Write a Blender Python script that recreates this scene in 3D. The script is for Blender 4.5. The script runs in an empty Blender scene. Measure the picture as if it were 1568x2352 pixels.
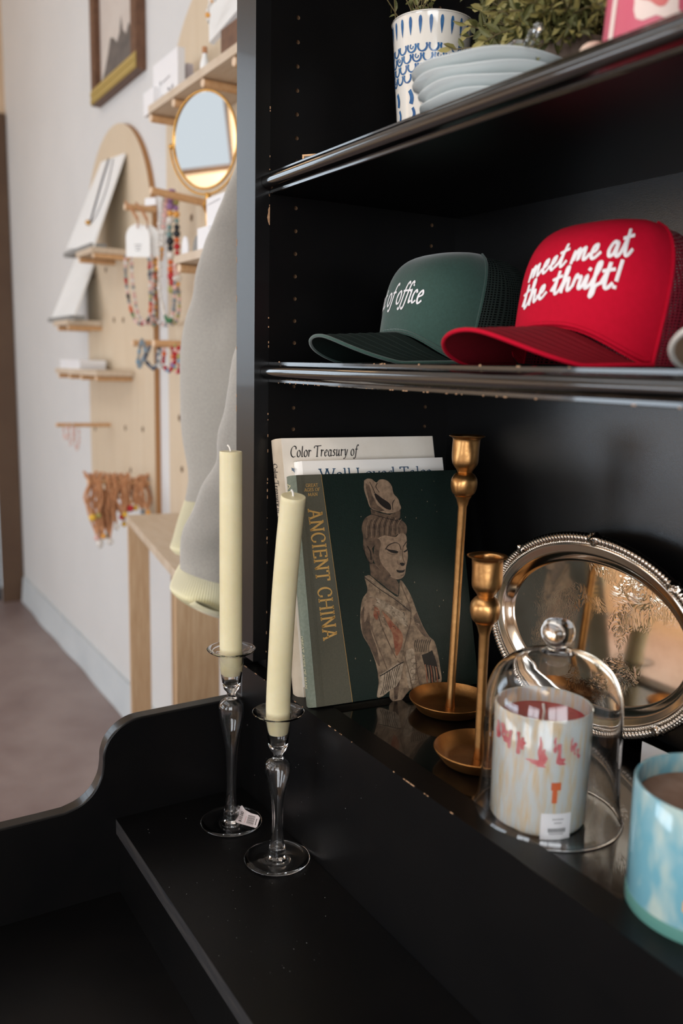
import bpy, bmesh, math, random
from mathutils import Vector, Matrix, noise
random.seed(7)
sc = bpy.context.scene
COL = sc.collection
PI = math.pi
# ------------------------------------------------------------------ camera
# eye of the photographer is the origin of heights (z = 0); the floor lies at z = FLOOR
FLOOR = -1.42
F = 2008.975
CAM = Vector((1.0476, -0.4745, 0.0))
R = Matrix(((0.51661, 0.15297, -0.84243), (0.85595, -0.06757, 0.51263), (0.02149, -0.98592, -0.16585)))  # world <- camera (x right, y down, z forward)
def ray(p):
    return R @ Vector(((p[0] - 784) / F, (p[1] - 1176) / F, 1.0))
def onX(p, x):
    d = ray(p); return CAM + d * ((x - CAM.x) / d.x)
def onY(p, y):
    d = ray(p); return CAM + d * ((y - CAM.y) / d.y)
def onZ(p, z):
    d = ray(p); return CAM + d * ((z - CAM.z) / d.z)
def onP(p, o, n):
    d = ray(p); return CAM + d * ((o - CAM).dot(n) / d.dot(n))
cam_d = bpy.data.cameras.new('camera'); cam = bpy.data.objects.new('camera', cam_d); COL.objects.link(cam)
rt, up, bk = R.col[0], -R.col[1], -R.col[2]
M = Matrix((rt, up, bk)).transposed().to_4x4(); M.translation = CAM
cam.matrix_world = M
cam_d.sensor_fit = 'AUTO'; cam_d.sensor_width = 36.0; cam_d.lens = F / 2352 * 36
cam_d.clip_start = 0.02; cam_d.clip_end = 60
cam_d.dof.use_dof = True; cam_d.dof.focus_distance = 1.04; cam_d.dof.aperture_fstop = 3.6; cam_d.dof.aperture_blades = 9
sc.camera = cam
# ------------------------------------------------------------------ world, lights, exposure
sc.view_settings.view_transform = 'Standard'; sc.view_settings.look = 'None'
sc.view_settings.gamma = 1.0; sc.view_settings.use_curve_mapping = False
sc.view_settings.exposure = -0.15
try:
    sc.cycles.use_denoising = True; sc.cycles.max_bounces = 14; sc.cycles.transparent_max_bounces = 16
    sc.cycles.transmission_bounces = 14; sc.cycles.sample_clamp_indirect = 6.0; sc.cycles.glossy_bounces = 6
    sc.cycles.blur_glossy = 0.5
except Exception:
    pass
W = bpy.data.worlds.new('World'); sc.world = W; W.use_nodes = True
bg = W.node_tree.nodes['Background']; bg.inputs[0].default_value = (0.88, 0.94, 1.0, 1); bg.inputs[1].default_value = 0.95
def area(name, loc, target, sx, sy, power, col, spread=180):
    l = bpy.data.lights.new(name, 'AREA'); l.shape = 'RECTANGLE'; l.size = sx; l.size_y = sy; l.energy = power; l.color = col; l.spread = math.radians(spread)
    o = bpy.data.objects.new(name, l); COL.objects.link(o); o.location = loc
    o.rotation_euler = (Vector(target) - Vector(loc)).to_track_quat('-Z', 'Y').to_euler()
    return o
# daylight through the shop windows (placed in the window openings, facing in)
area('window_daylight_front', (-2.35, -4.74, -0.325), (-2.35, -2.74, -0.55), 3.36, 0.93, 62, (0.74, 0.87, 1.0), 160)
area('window_daylight_left', (-4.40, -2.25, 0.85), (-2.4, -2.25, 0.45), 1.26, 2.06, 27, (0.74, 0.87, 1.0), 160)
area('window_daylight_right', (1.6, -4.74, 0.0), (1.6, 0, -0.6), 1.66, 1.46, 62, (0.88, 0.94, 1.0))
area('window_daylight_side', (3.34, -2.3, 0.2), (0, -2.1, -0.15), 2.56, 1.56, 100, (0.93, 0.96, 1.0))
# ceiling lighting of the shop: a cool panel over the aisle and warm lamps, some only added as fill
area('ceiling_panel_light', (-0.5, -2.1, 2.2), (-0.5, -2.1, 0), 3.6, 1.0, 38, (0.84, 0.92, 1.0))
area('ceiling_lamp_and_fill', (-3.5, -0.9, 2.18), (-3.4, -0.2, 0), 0.4, 0.4, 2.5, (1.0, 0.62, 0.30))
area('ceiling_lamp_and_fill', (-2.6, -3.6, 2.18), (-2.8, -4.6, -1.0), 1.4, 0.4, 80, (1.0, 0.88, 0.74), 80)  # added to brighten the front wall that the silver tray reflects
area('ceiling_lamp_and_fill', (1.6, -2.2, 2.18), (1.6, -2.2, 0), 0.6, 0.6, 18, (1.0, 0.74, 0.48))  # unseen warm fill added over the right of the room

# ------------------------------------------------------------------ materials
def s2l(c):
    return tuple((v / 255 / 12.92) if v / 255 <= 0.04045 else ((v / 255 + 0.055) / 1.055) ** 2.4 for v in c)
def mat(name, rgb, rough=0.5, metal=0.0, spec=0.5, var=None, vscale=20, bump=0.0, bscale=200, stretch=(1, 1, 1), trans=0.0, ior=1.45, coat=0.0, sss=0.0, sheen=0.0, alpha=1.0, det=4):
    m = bpy.data.materials.new(name); m.use_nodes = True
    nt = m.node_tree; b = nt.nodes['Principled BSDF']
    c = s2l(rgb)
    b.inputs['Base Color'].default_value = (*c, 1); b.inputs['Roughness'].default_value = rough
    b.inputs['Metallic'].default_value = metal; b.inputs['Specular IOR Level'].default_value = spec
    b.inputs['Transmission Weight'].default_value = trans; b.inputs['IOR'].default_value = ior
    b.inputs['Coat Weight'].default_value = coat; b.inputs['Sheen Weight'].default_value = sheen
    b.inputs['Alpha'].default_value = alpha
    if sss:
        b.inputs['Subsurface Weight'].default_value = sss; b.inputs['Subsurface Radius'].default_value = (0.012, 0.008, 0.004); b.inputs['Subsurface Scale'].default_value = 0.6
    if var or bump:
        tc = nt.nodes.new('ShaderNodeTexCoord'); mp = nt.nodes.new('ShaderNodeMapping'); mp.inputs['Scale'].default_value = stretch
        nt.links.new(tc.outputs['Object'], mp.inputs[0])
    if var:
        n = nt.nodes.new('ShaderNodeTexNoise'); n.inputs['Scale'].default_value = vscale; n.inputs['Detail'].default_value = det; n.inputs['Roughness'].default_value = 0.6
        nt.links.new(mp.outputs[0], n.inputs[0])
        r = nt.nodes.new('ShaderNodeValToRGB'); r.color_ramp.elements[0].position = 0.32; r.color_ramp.elements[1].position = 0.68
        r.color_ramp.elements[0].color = (*c, 1); r.color_ramp.elements[1].color = (*s2l(var), 1)
        nt.links.new(n.outputs[0], r.inputs[0]); nt.links.new(r.outputs[0], b.inputs['Base Color'])
    if bump:
        n2 = nt.nodes.new('ShaderNodeTexNoise'); n2.inputs['Scale'].default_value = bscale; n2.inputs['Detail'].default_value = 3
        nt.links.new(mp.outputs[0], n2.inputs[0])
        bp = nt.nodes.new('ShaderNodeBump'); bp.inputs['Strength'].default_value = bump; bp.inputs['Distance'].default_value = 0.002
        nt.links.new(n2.outputs[0], bp.inputs['Height']); nt.links.new(bp.outputs[0], b.inputs['Normal'])
    return m
BLACK = mat('black_satin_paint', (6, 6, 7), 0.38, spec=0.24, var=(11, 10, 10), vscale=9, bump=0.06, bscale=900)
BLACKGLOSS = mat('black_gloss_paint', (10, 9, 9), 0.17, bump=0.03, bscale=500, coat=0.8)
BLACKGRAIN = mat('black_grainy_paint', (9, 9, 10), 0.25, spec=0.8, bump=0.1, bscale=1500)
BLACKEDGE = mat('black_edge_paint', (12, 12, 13), 0.32, spec=0.5, bump=0.05, bscale=900, coat=0.1)
DUST = mat('pale_dust', (150, 150, 147), 0.9)
RAWWOOD = mat('chipped_raw_wood', (196, 158, 122), 0.8, var=(150, 112, 82), vscale=300)
EDGEWORN = mat('worn_black_edge', (34, 35, 39), 0.5, spec=0.4, var=(58, 55, 54), vscale=35, stretch=(0.4, 4, 4))
WALLM = mat('wall_plaster', (216, 217, 217), 0.85, var=(211, 212, 212), vscale=2, bump=0.05, bscale=60)
WARMWALL = mat('warm_plaster_wall', (214, 190, 162), 0.85, var=(200, 174, 146), vscale=3)
BASEB = mat('baseboard_paint', (205, 212, 216), 0.6, var=(196, 204, 209), vscale=6)
FLOORM = mat('stained_concrete', (118, 98, 95), 0.42, var=(158, 143, 139), vscale=1.6, det=8, bump=0.05, bscale=30)
CEILM = mat('ceiling_paint', (225, 218, 208), 0.9)
FRAMEBROWN = mat('brown_door_paint', (92, 70, 52), 0.5, var=(84, 62, 46), vscale=5)
DARK = mat('dark_door', (20, 18, 17), 0.4)
GREYGLASS = mat('door_glass', (150, 150, 142), 0.15, trans=0.0)
PLY = mat('birch_plywood', (212, 196, 172), 0.6, var=(206, 188, 162), vscale=5, stretch=(6, 1, 0.6))
PLYEDGE = mat('plywood_edge', (166, 118, 72), 0.6)
PINE = mat('pine_wood', (212, 170, 126), 0.55, var=(196, 150, 104), vscale=14, stretch=(1, 8, 8))
PINEV = mat('oak_plank', (200, 170, 136), 0.5, var=(182, 148, 112), vscale=16, stretch=(9, 9, 0.7))
PINETOP = mat('oak_top', (208, 192, 172), 0.5, var=(196, 176, 152), vscale=12, stretch=(1, 8, 1))
PEGEND = mat('peg_end_grain', (226, 200, 172), 0.6)
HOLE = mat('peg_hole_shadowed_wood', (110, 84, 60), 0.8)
WHITE = mat('white_card', (232, 232, 234), 0.6)
OFFWHITE = mat('white_enamel', (240, 242, 242), 0.4)
GREY = mat('grey_card', (150, 150, 148), 0.7, var=(120, 120, 118), vscale=200)
LILAC = mat('lilac_card', (196, 190, 200), 0.7)
INK = mat('black_ink', (16, 15, 15), 0.6)
GREYINK = mat('grey_ink', (110, 108, 112), 0.7)
BLUEINK = mat('blue_ink', (34, 74, 104), 0.6)
GOLDINK = mat('gold_foil', (206, 164, 96), 0.42, metal=0.3, var=(196, 154, 88), vscale=400)
PALEGOLD = mat('pale_gold_foil', (206, 196, 158), 0.5, metal=0.3)
CREAM = mat('cream_book_paper', (238, 230, 218), 0.6, var=(232, 223, 209), vscale=30, bump=0.04, bscale=900)
CREAMSP = mat('aged_cream_spine', (196, 182, 162), 0.6, var=(184, 168, 146), vscale=40)
WHITEBK = mat('white_book_paper', (242, 238, 232), 0.5)
PAGES = mat('page_block', (216, 204, 182), 0.85, var=(196, 182, 158), vscale=260, stretch=(1, 1, 1))
PICGREY = mat('printed_grey_picture', (110, 98, 86), 0.7, var=(92, 80, 70), vscale=300)
GREENBK = mat('dark_green_cover', (10, 24, 20), 0.42, spec=0.35, var=(14, 31, 26), vscale=380, bump=0.25, bscale=900)
CLOTH = mat('olive_cloth_spine', (72, 70, 58), 0.75, var=(82, 80, 66), vscale=700, bump=0.3, bscale=1600)
CLOTHSP = mat('grey_green_cloth', (118, 126, 112), 0.7, var=(104, 112, 98), vscale=300, bump=0.2, bscale=1200)
ST = [mat('printed_stone_' + n, a, 0.5, var=b, vscale=v, det=7) for n, a, b, v in (
    ('light', (146, 123, 101), (108, 89, 73), 190), ('dark', (14, 11, 9), (26, 20, 17), 120), ('mid', (104, 84, 67), (54, 43, 35), 150),
    ('robe', (150, 128, 104), (76, 62, 50), 110), ('red', (104, 44, 30), (142, 104, 78), 120), ('pale', (166, 148, 126), (104, 90, 74), 170))]
BRASS = mat('brushed_brass', (196, 150, 96), 0.34, metal=1.0, var=(176, 130, 80), vscale=60, bump=0.12, bscale=130)
BRASSIN = mat('worn_brass_plate', (166, 118, 68), 0.42, metal=1.0, var=(140, 96, 54), vscale=40, bump=0.1, bscale=300)
SILVER = mat('silver_plate', (214, 206, 196), 0.12, metal=1.0, var=(196, 186, 174), vscale=14)
SILVERWELL = mat('engraved_silver', (214, 200, 180), 0.07, metal=1.0, var=(200, 184, 162), vscale=30)
WAX = mat('ivory_wax', (218, 209, 174), 0.42, sss=0.3, var=(212, 201, 162), vscale=30)
WICK = mat('white_wick', (232, 228, 222), 0.8)
GLASS = mat('clear_glass', (255, 255, 255), 0.0, trans=1.0, ior=1.46)
LABEL = mat('price_label_paper', (226, 214, 214), 0.55)
PINKINK = mat('pink_label_print', (214, 150, 150), 0.6)
REDFLECK = mat('red_streak_in_glass', (196, 84, 90), 0.3, var=(214, 140, 140), vscale=90)
WAXRED = mat('red_wax', (176, 48, 56), 0.4, var=(150, 36, 46), vscale=60)
BROWNLBL = mat('brown_wax', (112, 76, 54), 0.5, var=(156, 128, 112), vscale=22)
SWEAT = mat('grey_fleece', (172, 168, 160), 0.95, var=(160, 156, 149), vscale=260, bump=0.35, bscale=500, sheen=0.4)
RIB = mat('cream_rib_knit', (230, 224, 194), 0.9, sheen=0.3)
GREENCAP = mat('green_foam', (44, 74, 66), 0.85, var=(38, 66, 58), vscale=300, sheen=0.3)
GREENBILL = mat('green_twill_shaded', (13, 28, 24), 0.8, spec=0.3, var=(11, 24, 20), vscale=400)  # shade on the bill is put into this darker green
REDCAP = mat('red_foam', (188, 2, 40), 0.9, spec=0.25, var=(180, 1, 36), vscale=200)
REDBILL = mat('red_twill_shaded', (118, 3, 22), 0.8, spec=0.3, var=(108, 2, 19), vscale=300)  # darker than the foam: the bill's shade is in the colour
WHITECAP = mat('white_foam', (222, 218, 210), 0.85)
TANUNDER = mat('tan_underbill', (150, 124, 100), 0.85)
THREAD = mat('white_thread', (232, 230, 232), 0.75)
CERAM = mat('white_glaze', (222, 218, 210), 0.12, coat=0.5)
COBALT = mat('blue_glaze', (58, 110, 158), 0.15, var=(36, 82, 134), vscale=150, coat=0.5)
PLATE = mat('pale_blue_white_glaze', (204, 212, 212), 0.2, coat=0.5)
LEAF = mat('olive_leaf', (112, 110, 62), 0.5, var=(72, 76, 42), vscale=40)
LEAFY = mat('yellow_leaf', (150, 140, 84), 0.5)
STEM = mat('plant_stem', (96, 84, 54), 0.7)
POTM = mat('taupe_pot', (126, 108, 96), 0.7)
PINKT = mat('pink_tin_paint', (200, 92, 112), 0.4)
ROSE = mat('rose_print_red', (206, 110, 108), 0.5)
ROSEP = mat('rose_print_pale', (226, 206, 198), 0.5)
PEACH = mat('peach_glaze', (216, 190, 172), 0.5)
GOLD = mat('gold_metal', (206, 160, 90), 0.25, metal=1.0)
MIRRORM = mat('mirror_silver', (235, 238, 238), 0.01, metal=1.0)
FRAMEM = mat('walnut_frame', (112, 78, 56), 0.5, var=(90, 60, 42), vscale=40)
GILT = mat('gilt_frame', (188, 166, 98), 0.4, metal=0.4)
SKYPIC = mat('painted_pale_sky', (206, 198, 190), 0.7, var=(198, 188, 180), vscale=6)
TREEPIC = mat('painted_grey_trees', (112, 104, 98), 0.8, var=(92, 86, 82), vscale=20)
LEATHER = mat('tan_leather_cord', (200, 148, 108), 0.7, var=(170, 114, 76), vscale=60)
def bead(n, c): return mat('bead_' + n, c, 0.25)
B = {n: bead(n, c) for n, c in dict(red=(176, 30, 34), orange=(206, 96, 44), amber=(224, 160, 74), purple=(150, 112, 158), black=(28, 32, 38), white=(222, 218, 212), green=(58, 118, 78), olive=(166, 158, 92), grey=(132, 138, 142), blue=(110, 150, 176), navy=(74, 84, 104), pink=(220, 176, 168), teal=(116, 144, 142), yellow=(222, 178, 62), crimson=(158, 24, 44)).items()}

def mat_speckle(name, base, spots, streak, rough=0.12, scale=26, thr=(0.42, 0.6), amber=None):
    m = mat(name, base, rough, coat=0.6); nt = m.node_tree; b = nt.nodes['Principled BSDF']
    tc = nt.nodes.new('ShaderNodeTexCoord'); mp = nt.nodes.new('ShaderNodeMapping'); mp.inputs['Scale'].default_value = streak
    nt.links.new(tc.outputs['Object'], mp.inputs[0])
    n = nt.nodes.new('ShaderNodeTexNoise'); n.inputs['Scale'].default_value = scale; n.inputs['Detail'].default_value = 2
    nt.links.new(mp.outputs[0], n.inputs[0])
    r = nt.nodes.new('ShaderNodeValToRGB'); r.color_ramp.elements[0].position = thr[0]; r.color_ramp.elements[1].position = thr[1]
    r.color_ramp.elements[0].color = (*s2l(base), 1); r.color_ramp.elements[1].color = (*s2l(spots), 1)
    if amber:
        e = r.color_ramp.elements.new(thr[1] + 0.12); e.color = (*s2l(amber), 1)
    nt.links.new(n.outputs[0], r.inputs[0]); nt.links.new(r.outputs[0], b.inputs['Base Color'])
    b.inputs['Subsurface Weight'].default_value = 0.2; b.inputs['Subsurface Radius'].default_value = (0.01, 0.01, 0.01)
    return m
JARWHITE = mat_speckle('white_gold_art_glass', (204, 210, 208), (212, 194, 162), (1, 1, 0.16), scale=230, thr=(0.42, 0.66), amber=(200, 170, 118))
JARBLUE = mat_speckle('blue_art_glass', (112, 166, 182), (178, 196, 190), (1, 1, 0.5), scale=60, thr=(0.46, 0.74))
JARBLUEBASE = mat('teal_glass_base', (84, 132, 124), 0.12, coat=0.6)
def mat_net(name, rgb):
    m = mat(name, rgb, 0.8); nt = m.node_tree; b = nt.nodes['Principled BSDF']
    uv = nt.nodes.new('ShaderNodeTexCoord'); sep = nt.nodes.new('ShaderNodeSeparateXYZ'); nt.links.new(uv.outputs['UV'], sep.inputs[0])
    outs = []
    for i, f in ((0, 90), (1, 46)):
        mu = nt.nodes.new('ShaderNodeMath'); mu.operation = 'MULTIPLY'; mu.inputs[1].default_value = f; nt.links.new(sep.outputs[i], mu.inputs[0])
        fr = nt.nodes.new('ShaderNodeMath'); fr.operation = 'FRACT'; nt.links.new(mu.outputs[0], fr.inputs[0])
        gt = nt.nodes.new('ShaderNodeMath'); gt.operation = 'GREATER_THAN'; gt.inputs[1].default_value = 0.42; nt.links.new(fr.outputs[0], gt.inputs[0]); outs.append(gt)
    mx = nt.nodes.new('ShaderNodeMath'); mx.operation = 'MULTIPLY'; nt.links.new(outs[0].outputs[0], mx.inputs[0]); nt.links.new(outs[1].outputs[0], mx.inputs[1])
    iv = nt.nodes.new('ShaderNodeMath'); iv.operation = 'SUBTRACT'; iv.inputs[0].default_value = 1.0; nt.links.new(mx.outputs[0], iv.inputs[1])
    nt.links.new(iv.outputs[0], b.inputs['Alpha'])
    return m
GREENNET = mat_net('green_black_netting', (34, 46, 42)); REDNET = mat_net('red_netting', (130, 14, 40)); WHITENET = mat_net('white_netting', (200, 198, 190))
def silver_engrave(m):
    nt = m.node_tree; b = nt.nodes['Principled BSDF']
    tc = nt.nodes.new('ShaderNodeTexCoord')
    v = nt.nodes.new('ShaderNodeTexNoise'); v.inputs['Scale'].default_value = 34; v.inputs['Detail'].default_value = 1.0; v.inputs['Distortion'].default_value = 3.5
    nt.links.new(tc.outputs['Object'], v.inputs[0])
    w = nt.nodes.new('ShaderNodeMath'); w.operation = 'MULTIPLY'; w.inputs[1].default_value = 60; nt.links.new(v.outputs[0], w.inputs[0])
    s = nt.nodes.new('ShaderNodeMath'); s.operation = 'SINE'; nt.links.new(w.outputs[0], s.inputs[0])
    n2 = nt.nodes.new('ShaderNodeTexNoise'); n2.inputs['Scale'].default_value = 16; nt.links.new(tc.outputs['Object'], n2.inputs[0])
    g = nt.nodes.new('ShaderNodeMapRange'); g.inputs[1].default_value = 0.46; g.inputs[2].default_value = 0.6; nt.links.new(n2.outputs[0], g.inputs[0])
    mm = nt.nodes.new('ShaderNodeMath'); mm.operation = 'MULTIPLY'; nt.links.new(s.outputs[0], mm.inputs[0]); nt.links.new(g.outputs[0], mm.inputs[1])
    bp = nt.nodes.new('ShaderNodeBump'); bp.inputs['Strength'].default_value = 0.05; bp.inputs['Distance'].default_value = 0.001
    nt.links.new(mm.outputs[0], bp.inputs['Height']); nt.links.new(bp.outputs[0], b.inputs['Normal'])
silver_engrave(SILVERWELL)

# ------------------------------------------------------------------ mesh helpers
class MB:
    def __init__(s): s.v = []; s.f = []; s.m = []; s.uv = {}
    def add(s, vs, fs, mi=0):
        o = len(s.v); s.v += [tuple(p) for p in vs]; s.f += [tuple(i + o for i in f) for f in fs]; s.m += [mi] * len(fs); return s
    def box(s, a, b, mi=0, mtx=None):
        x0, y0, z0 = a; x1, y1, z1 = b
        vs = [Vector(p) for p in ((x0,y0,z0),(x1,y0,z0),(x1,y1,z0),(x0,y1,z0),(x0,y0,z1),(x1,y0,z1),(x1,y1,z1),(x0,y1,z1))]
        if mtx: vs = [mtx @ v for v in vs]
        return s.add(vs, [(0,3,2,1),(4,5,6,7),(0,1,5,4),(1,2,6,5),(2,3,7,6),(3,0,4,7)], mi)
    def tube(s, pts, r, seg=8, mi=0, cap=True, squash=None):
        pts = [Vector(p) for p in pts]; n = len(pts); rs = r if isinstance(r, (list, tuple)) else [r] * n
        vs = []; fs = []; prev = None
        for i, p in enumerate(pts):
            t = (pts[min(i + 1, n - 1)] - pts[max(i - 1, 0)]).normalized()
            if prev is None:
                a = t.orthogonal().normalized()
            else:
                a = (prev - t * prev.dot(t)); a = a.normalized() if a.length > 1e-8 else t.orthogonal().normalized()
            prev = a; b = t.cross(a)
            for k in range(seg):
                g = 2 * PI * k / seg; vs.append(p + (a * math.cos(g) + b * math.sin(g)) * rs[i])
        for i in range(n - 1):
            for k in range(seg):
                k2 = (k + 1) % seg; fs.append((i*seg+k, i*seg+k2, (i+1)*seg+k2, (i+1)*seg+k))
        if cap: fs.append(tuple(reversed(range(seg)))); fs.append(tuple(range((n-1)*seg, n*seg)))
        return s.add(vs, fs, mi)
    def lathe(s, prof, seg=32, mi=0, c=(0,0,0), mod=None, flip=False, axis=None):
        c = Vector(c); vs = []; fs = []; n = len(prof)
        for i, (r, z) in enumerate(prof):
            for k in range(seg):
                g = 2 * PI * k / seg; rr, zz = (r, z) if mod is None else mod(r, z, g, i)
                p = Vector((rr * math.cos(g), rr * math.sin(g), zz))
                if axis: p = axis(p)
                vs.append(c + p)
        for i in range(n - 1):
            for k in range(seg):
                k2 = (k + 1) % seg; q = (i*seg+k, i*seg+k2, (i+1)*seg+k2, (i+1)*seg+k)
                fs.append(tuple(reversed(q)) if flip else q)
        if prof[0][0] > 1e-7 and prof[0] != prof[-1]: fs.append(tuple(range(seg)) if flip else tuple(reversed(range(seg))))
        if prof[-1][0] > 1e-7 and prof[0] != prof[-1]: fs.append(tuple(reversed(range((n-1)*seg, n*seg))) if flip else tuple(range((n-1)*seg, n*seg)))
        return s.add(vs, fs, mi)
    def ball(s, c, r, seg=10, mi=0, sq=(1,1,1)):
        c = Vector(c); k = max(4, seg // 2)
        prof = [(math.sin(PI * i / k), -math.cos(PI * i / k)) for i in range(k + 1)]
        return s.lathe([(max(a, 1e-9) * r, b * r) for a, b in prof], seg, mi, c, axis=lambda p: Vector((p.x*sq[0], p.y*sq[1], p.z*sq[2])))
    def prism(s, poly, d, mi=0, sm=None):
        d = Vector(d); n = len(poly); a = [Vector(p) for p in poly]; b = [p + d for p in a]
        return s.add(a + b, [tuple(reversed(range(n))), tuple(range(n, 2*n))] + [(i, (i+1) % n, (i+1) % n + n, i + n) for i in range(n)], mi)
    def grid(s, fn, nu, nv, mi=0, closeu=False, uv=False):
        vs = [fn(i / nu, j / nv) for j in range(nv + 1) for i in range(nu + (0 if closeu else 1))]; w = nu + (0 if closeu else 1); fs = []
        for j in range(nv):
            for i in range(nu):
                i2 = (i + 1) % w; fs.append((j*w+i, j*w+i2, (j+1)*w+i2, (j+1)*w+i))
        o = len(s.f)
        s.add(vs, fs, mi)
        if uv:
            for j in range(nv):
                for i in range(nu): s.uv[o + j*nu + i] = [(i/nu, j/nv), ((i+1)/nu, j/nv), ((i+1)/nu, (j+1)/nv), (i/nu, (j+1)/nv)]
        return s
    def build(s, name, mats, parent=None, smooth=35, origin=None, bevel=0.0, recalc=False):
        off = Vector(origin) if origin is not None else Vector((0, 0, 0))
        me = bpy.data.meshes.new(name); me.from_pydata([Vector(v) - off for v in s.v], [], s.f)
        if not isinstance(mats, (list, tuple)): mats = [mats]
        for m in mats: me.materials.append(m)
        me.polygons.foreach_set('material_index', s.m)
        if s.uv:
            ul = me.uv_layers.new(name='UVMap')
            for p in me.polygons:
                if p.index in s.uv:
                    for li, u in zip(p.loop_indices, s.uv[p.index]): ul.data[li].uv = u
        if recalc:
            bm = bmesh.new(); bm.from_mesh(me); bmesh.ops.recalc_face_normals(bm, faces=bm.faces); bm.to_mesh(me); bm.free()
        if smooth:
            me.polygons.foreach_set('use_smooth', [True] * len(me.polygons))
            try: me.set_sharp_from_angle(angle=math.radians(smooth))
            except Exception: pass
        me.update()
        o = bpy.data.objects.new(name, me); COL.objects.link(o)
        if parent: o.parent = parent
        elif origin is not None: o.location = off
        if bevel:
            bv = o.modifiers.new('edge', 'BEVEL'); bv.width = bevel; bv.segments = 2; bv.limit_method = 'ANGLE'; bv.angle_limit = math.radians(40)
        return o
def tag(o, label, cat, group=None):
    o['label'] = label; o['category'] = cat
    if group: o['group'] = group
    return o
def thing(name, label, cat, loc, group=None):
    o = bpy.data.objects.new(name, None); o.empty_display_size = 0.02; COL.objects.link(o); o.location = loc
    return tag(o, label, cat, group)
def part(mb, name, mats, root, **k):           # mesh written in world coordinates, hung under its root
    return mb.build(name, mats, root, origin=root.location, **k)
def sub(mb, name, mats, p, root, **k):
    return mb.build(name, mats, p, origin=root.location, **k)
def struct(name, mb, m, **k):
    o = mb.build(name, m, **k); o['kind'] = 'structure'; return o
def cr(pts, n=6):                               # smooth curve through the points
    P = [Vector(p) for p in pts]; out = []
    for i in range(len(P) - 1):
        a, b, c, d = P[max(i-1, 0)], P[i], P[i+1], P[min(i+2, len(P)-1)]
        for k in range(n):
            t = k / n; out.append(0.5 * ((2*b) + (c-a)*t + (2*a-5*b+4*c-d)*t*t + (3*b-a-3*c+d)*t**3))
    out.append(P[-1]); return out
def lerp_table(tab, z):
    for (a, ra), (b, rb) in zip(tab, tab[1:]):
        if a <= z <= b: return ra + (rb - ra) * (z - a) / (b - a + 1e-12)
    return tab[0][1] if z < tab[0][0] else tab[-1][1]
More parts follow.
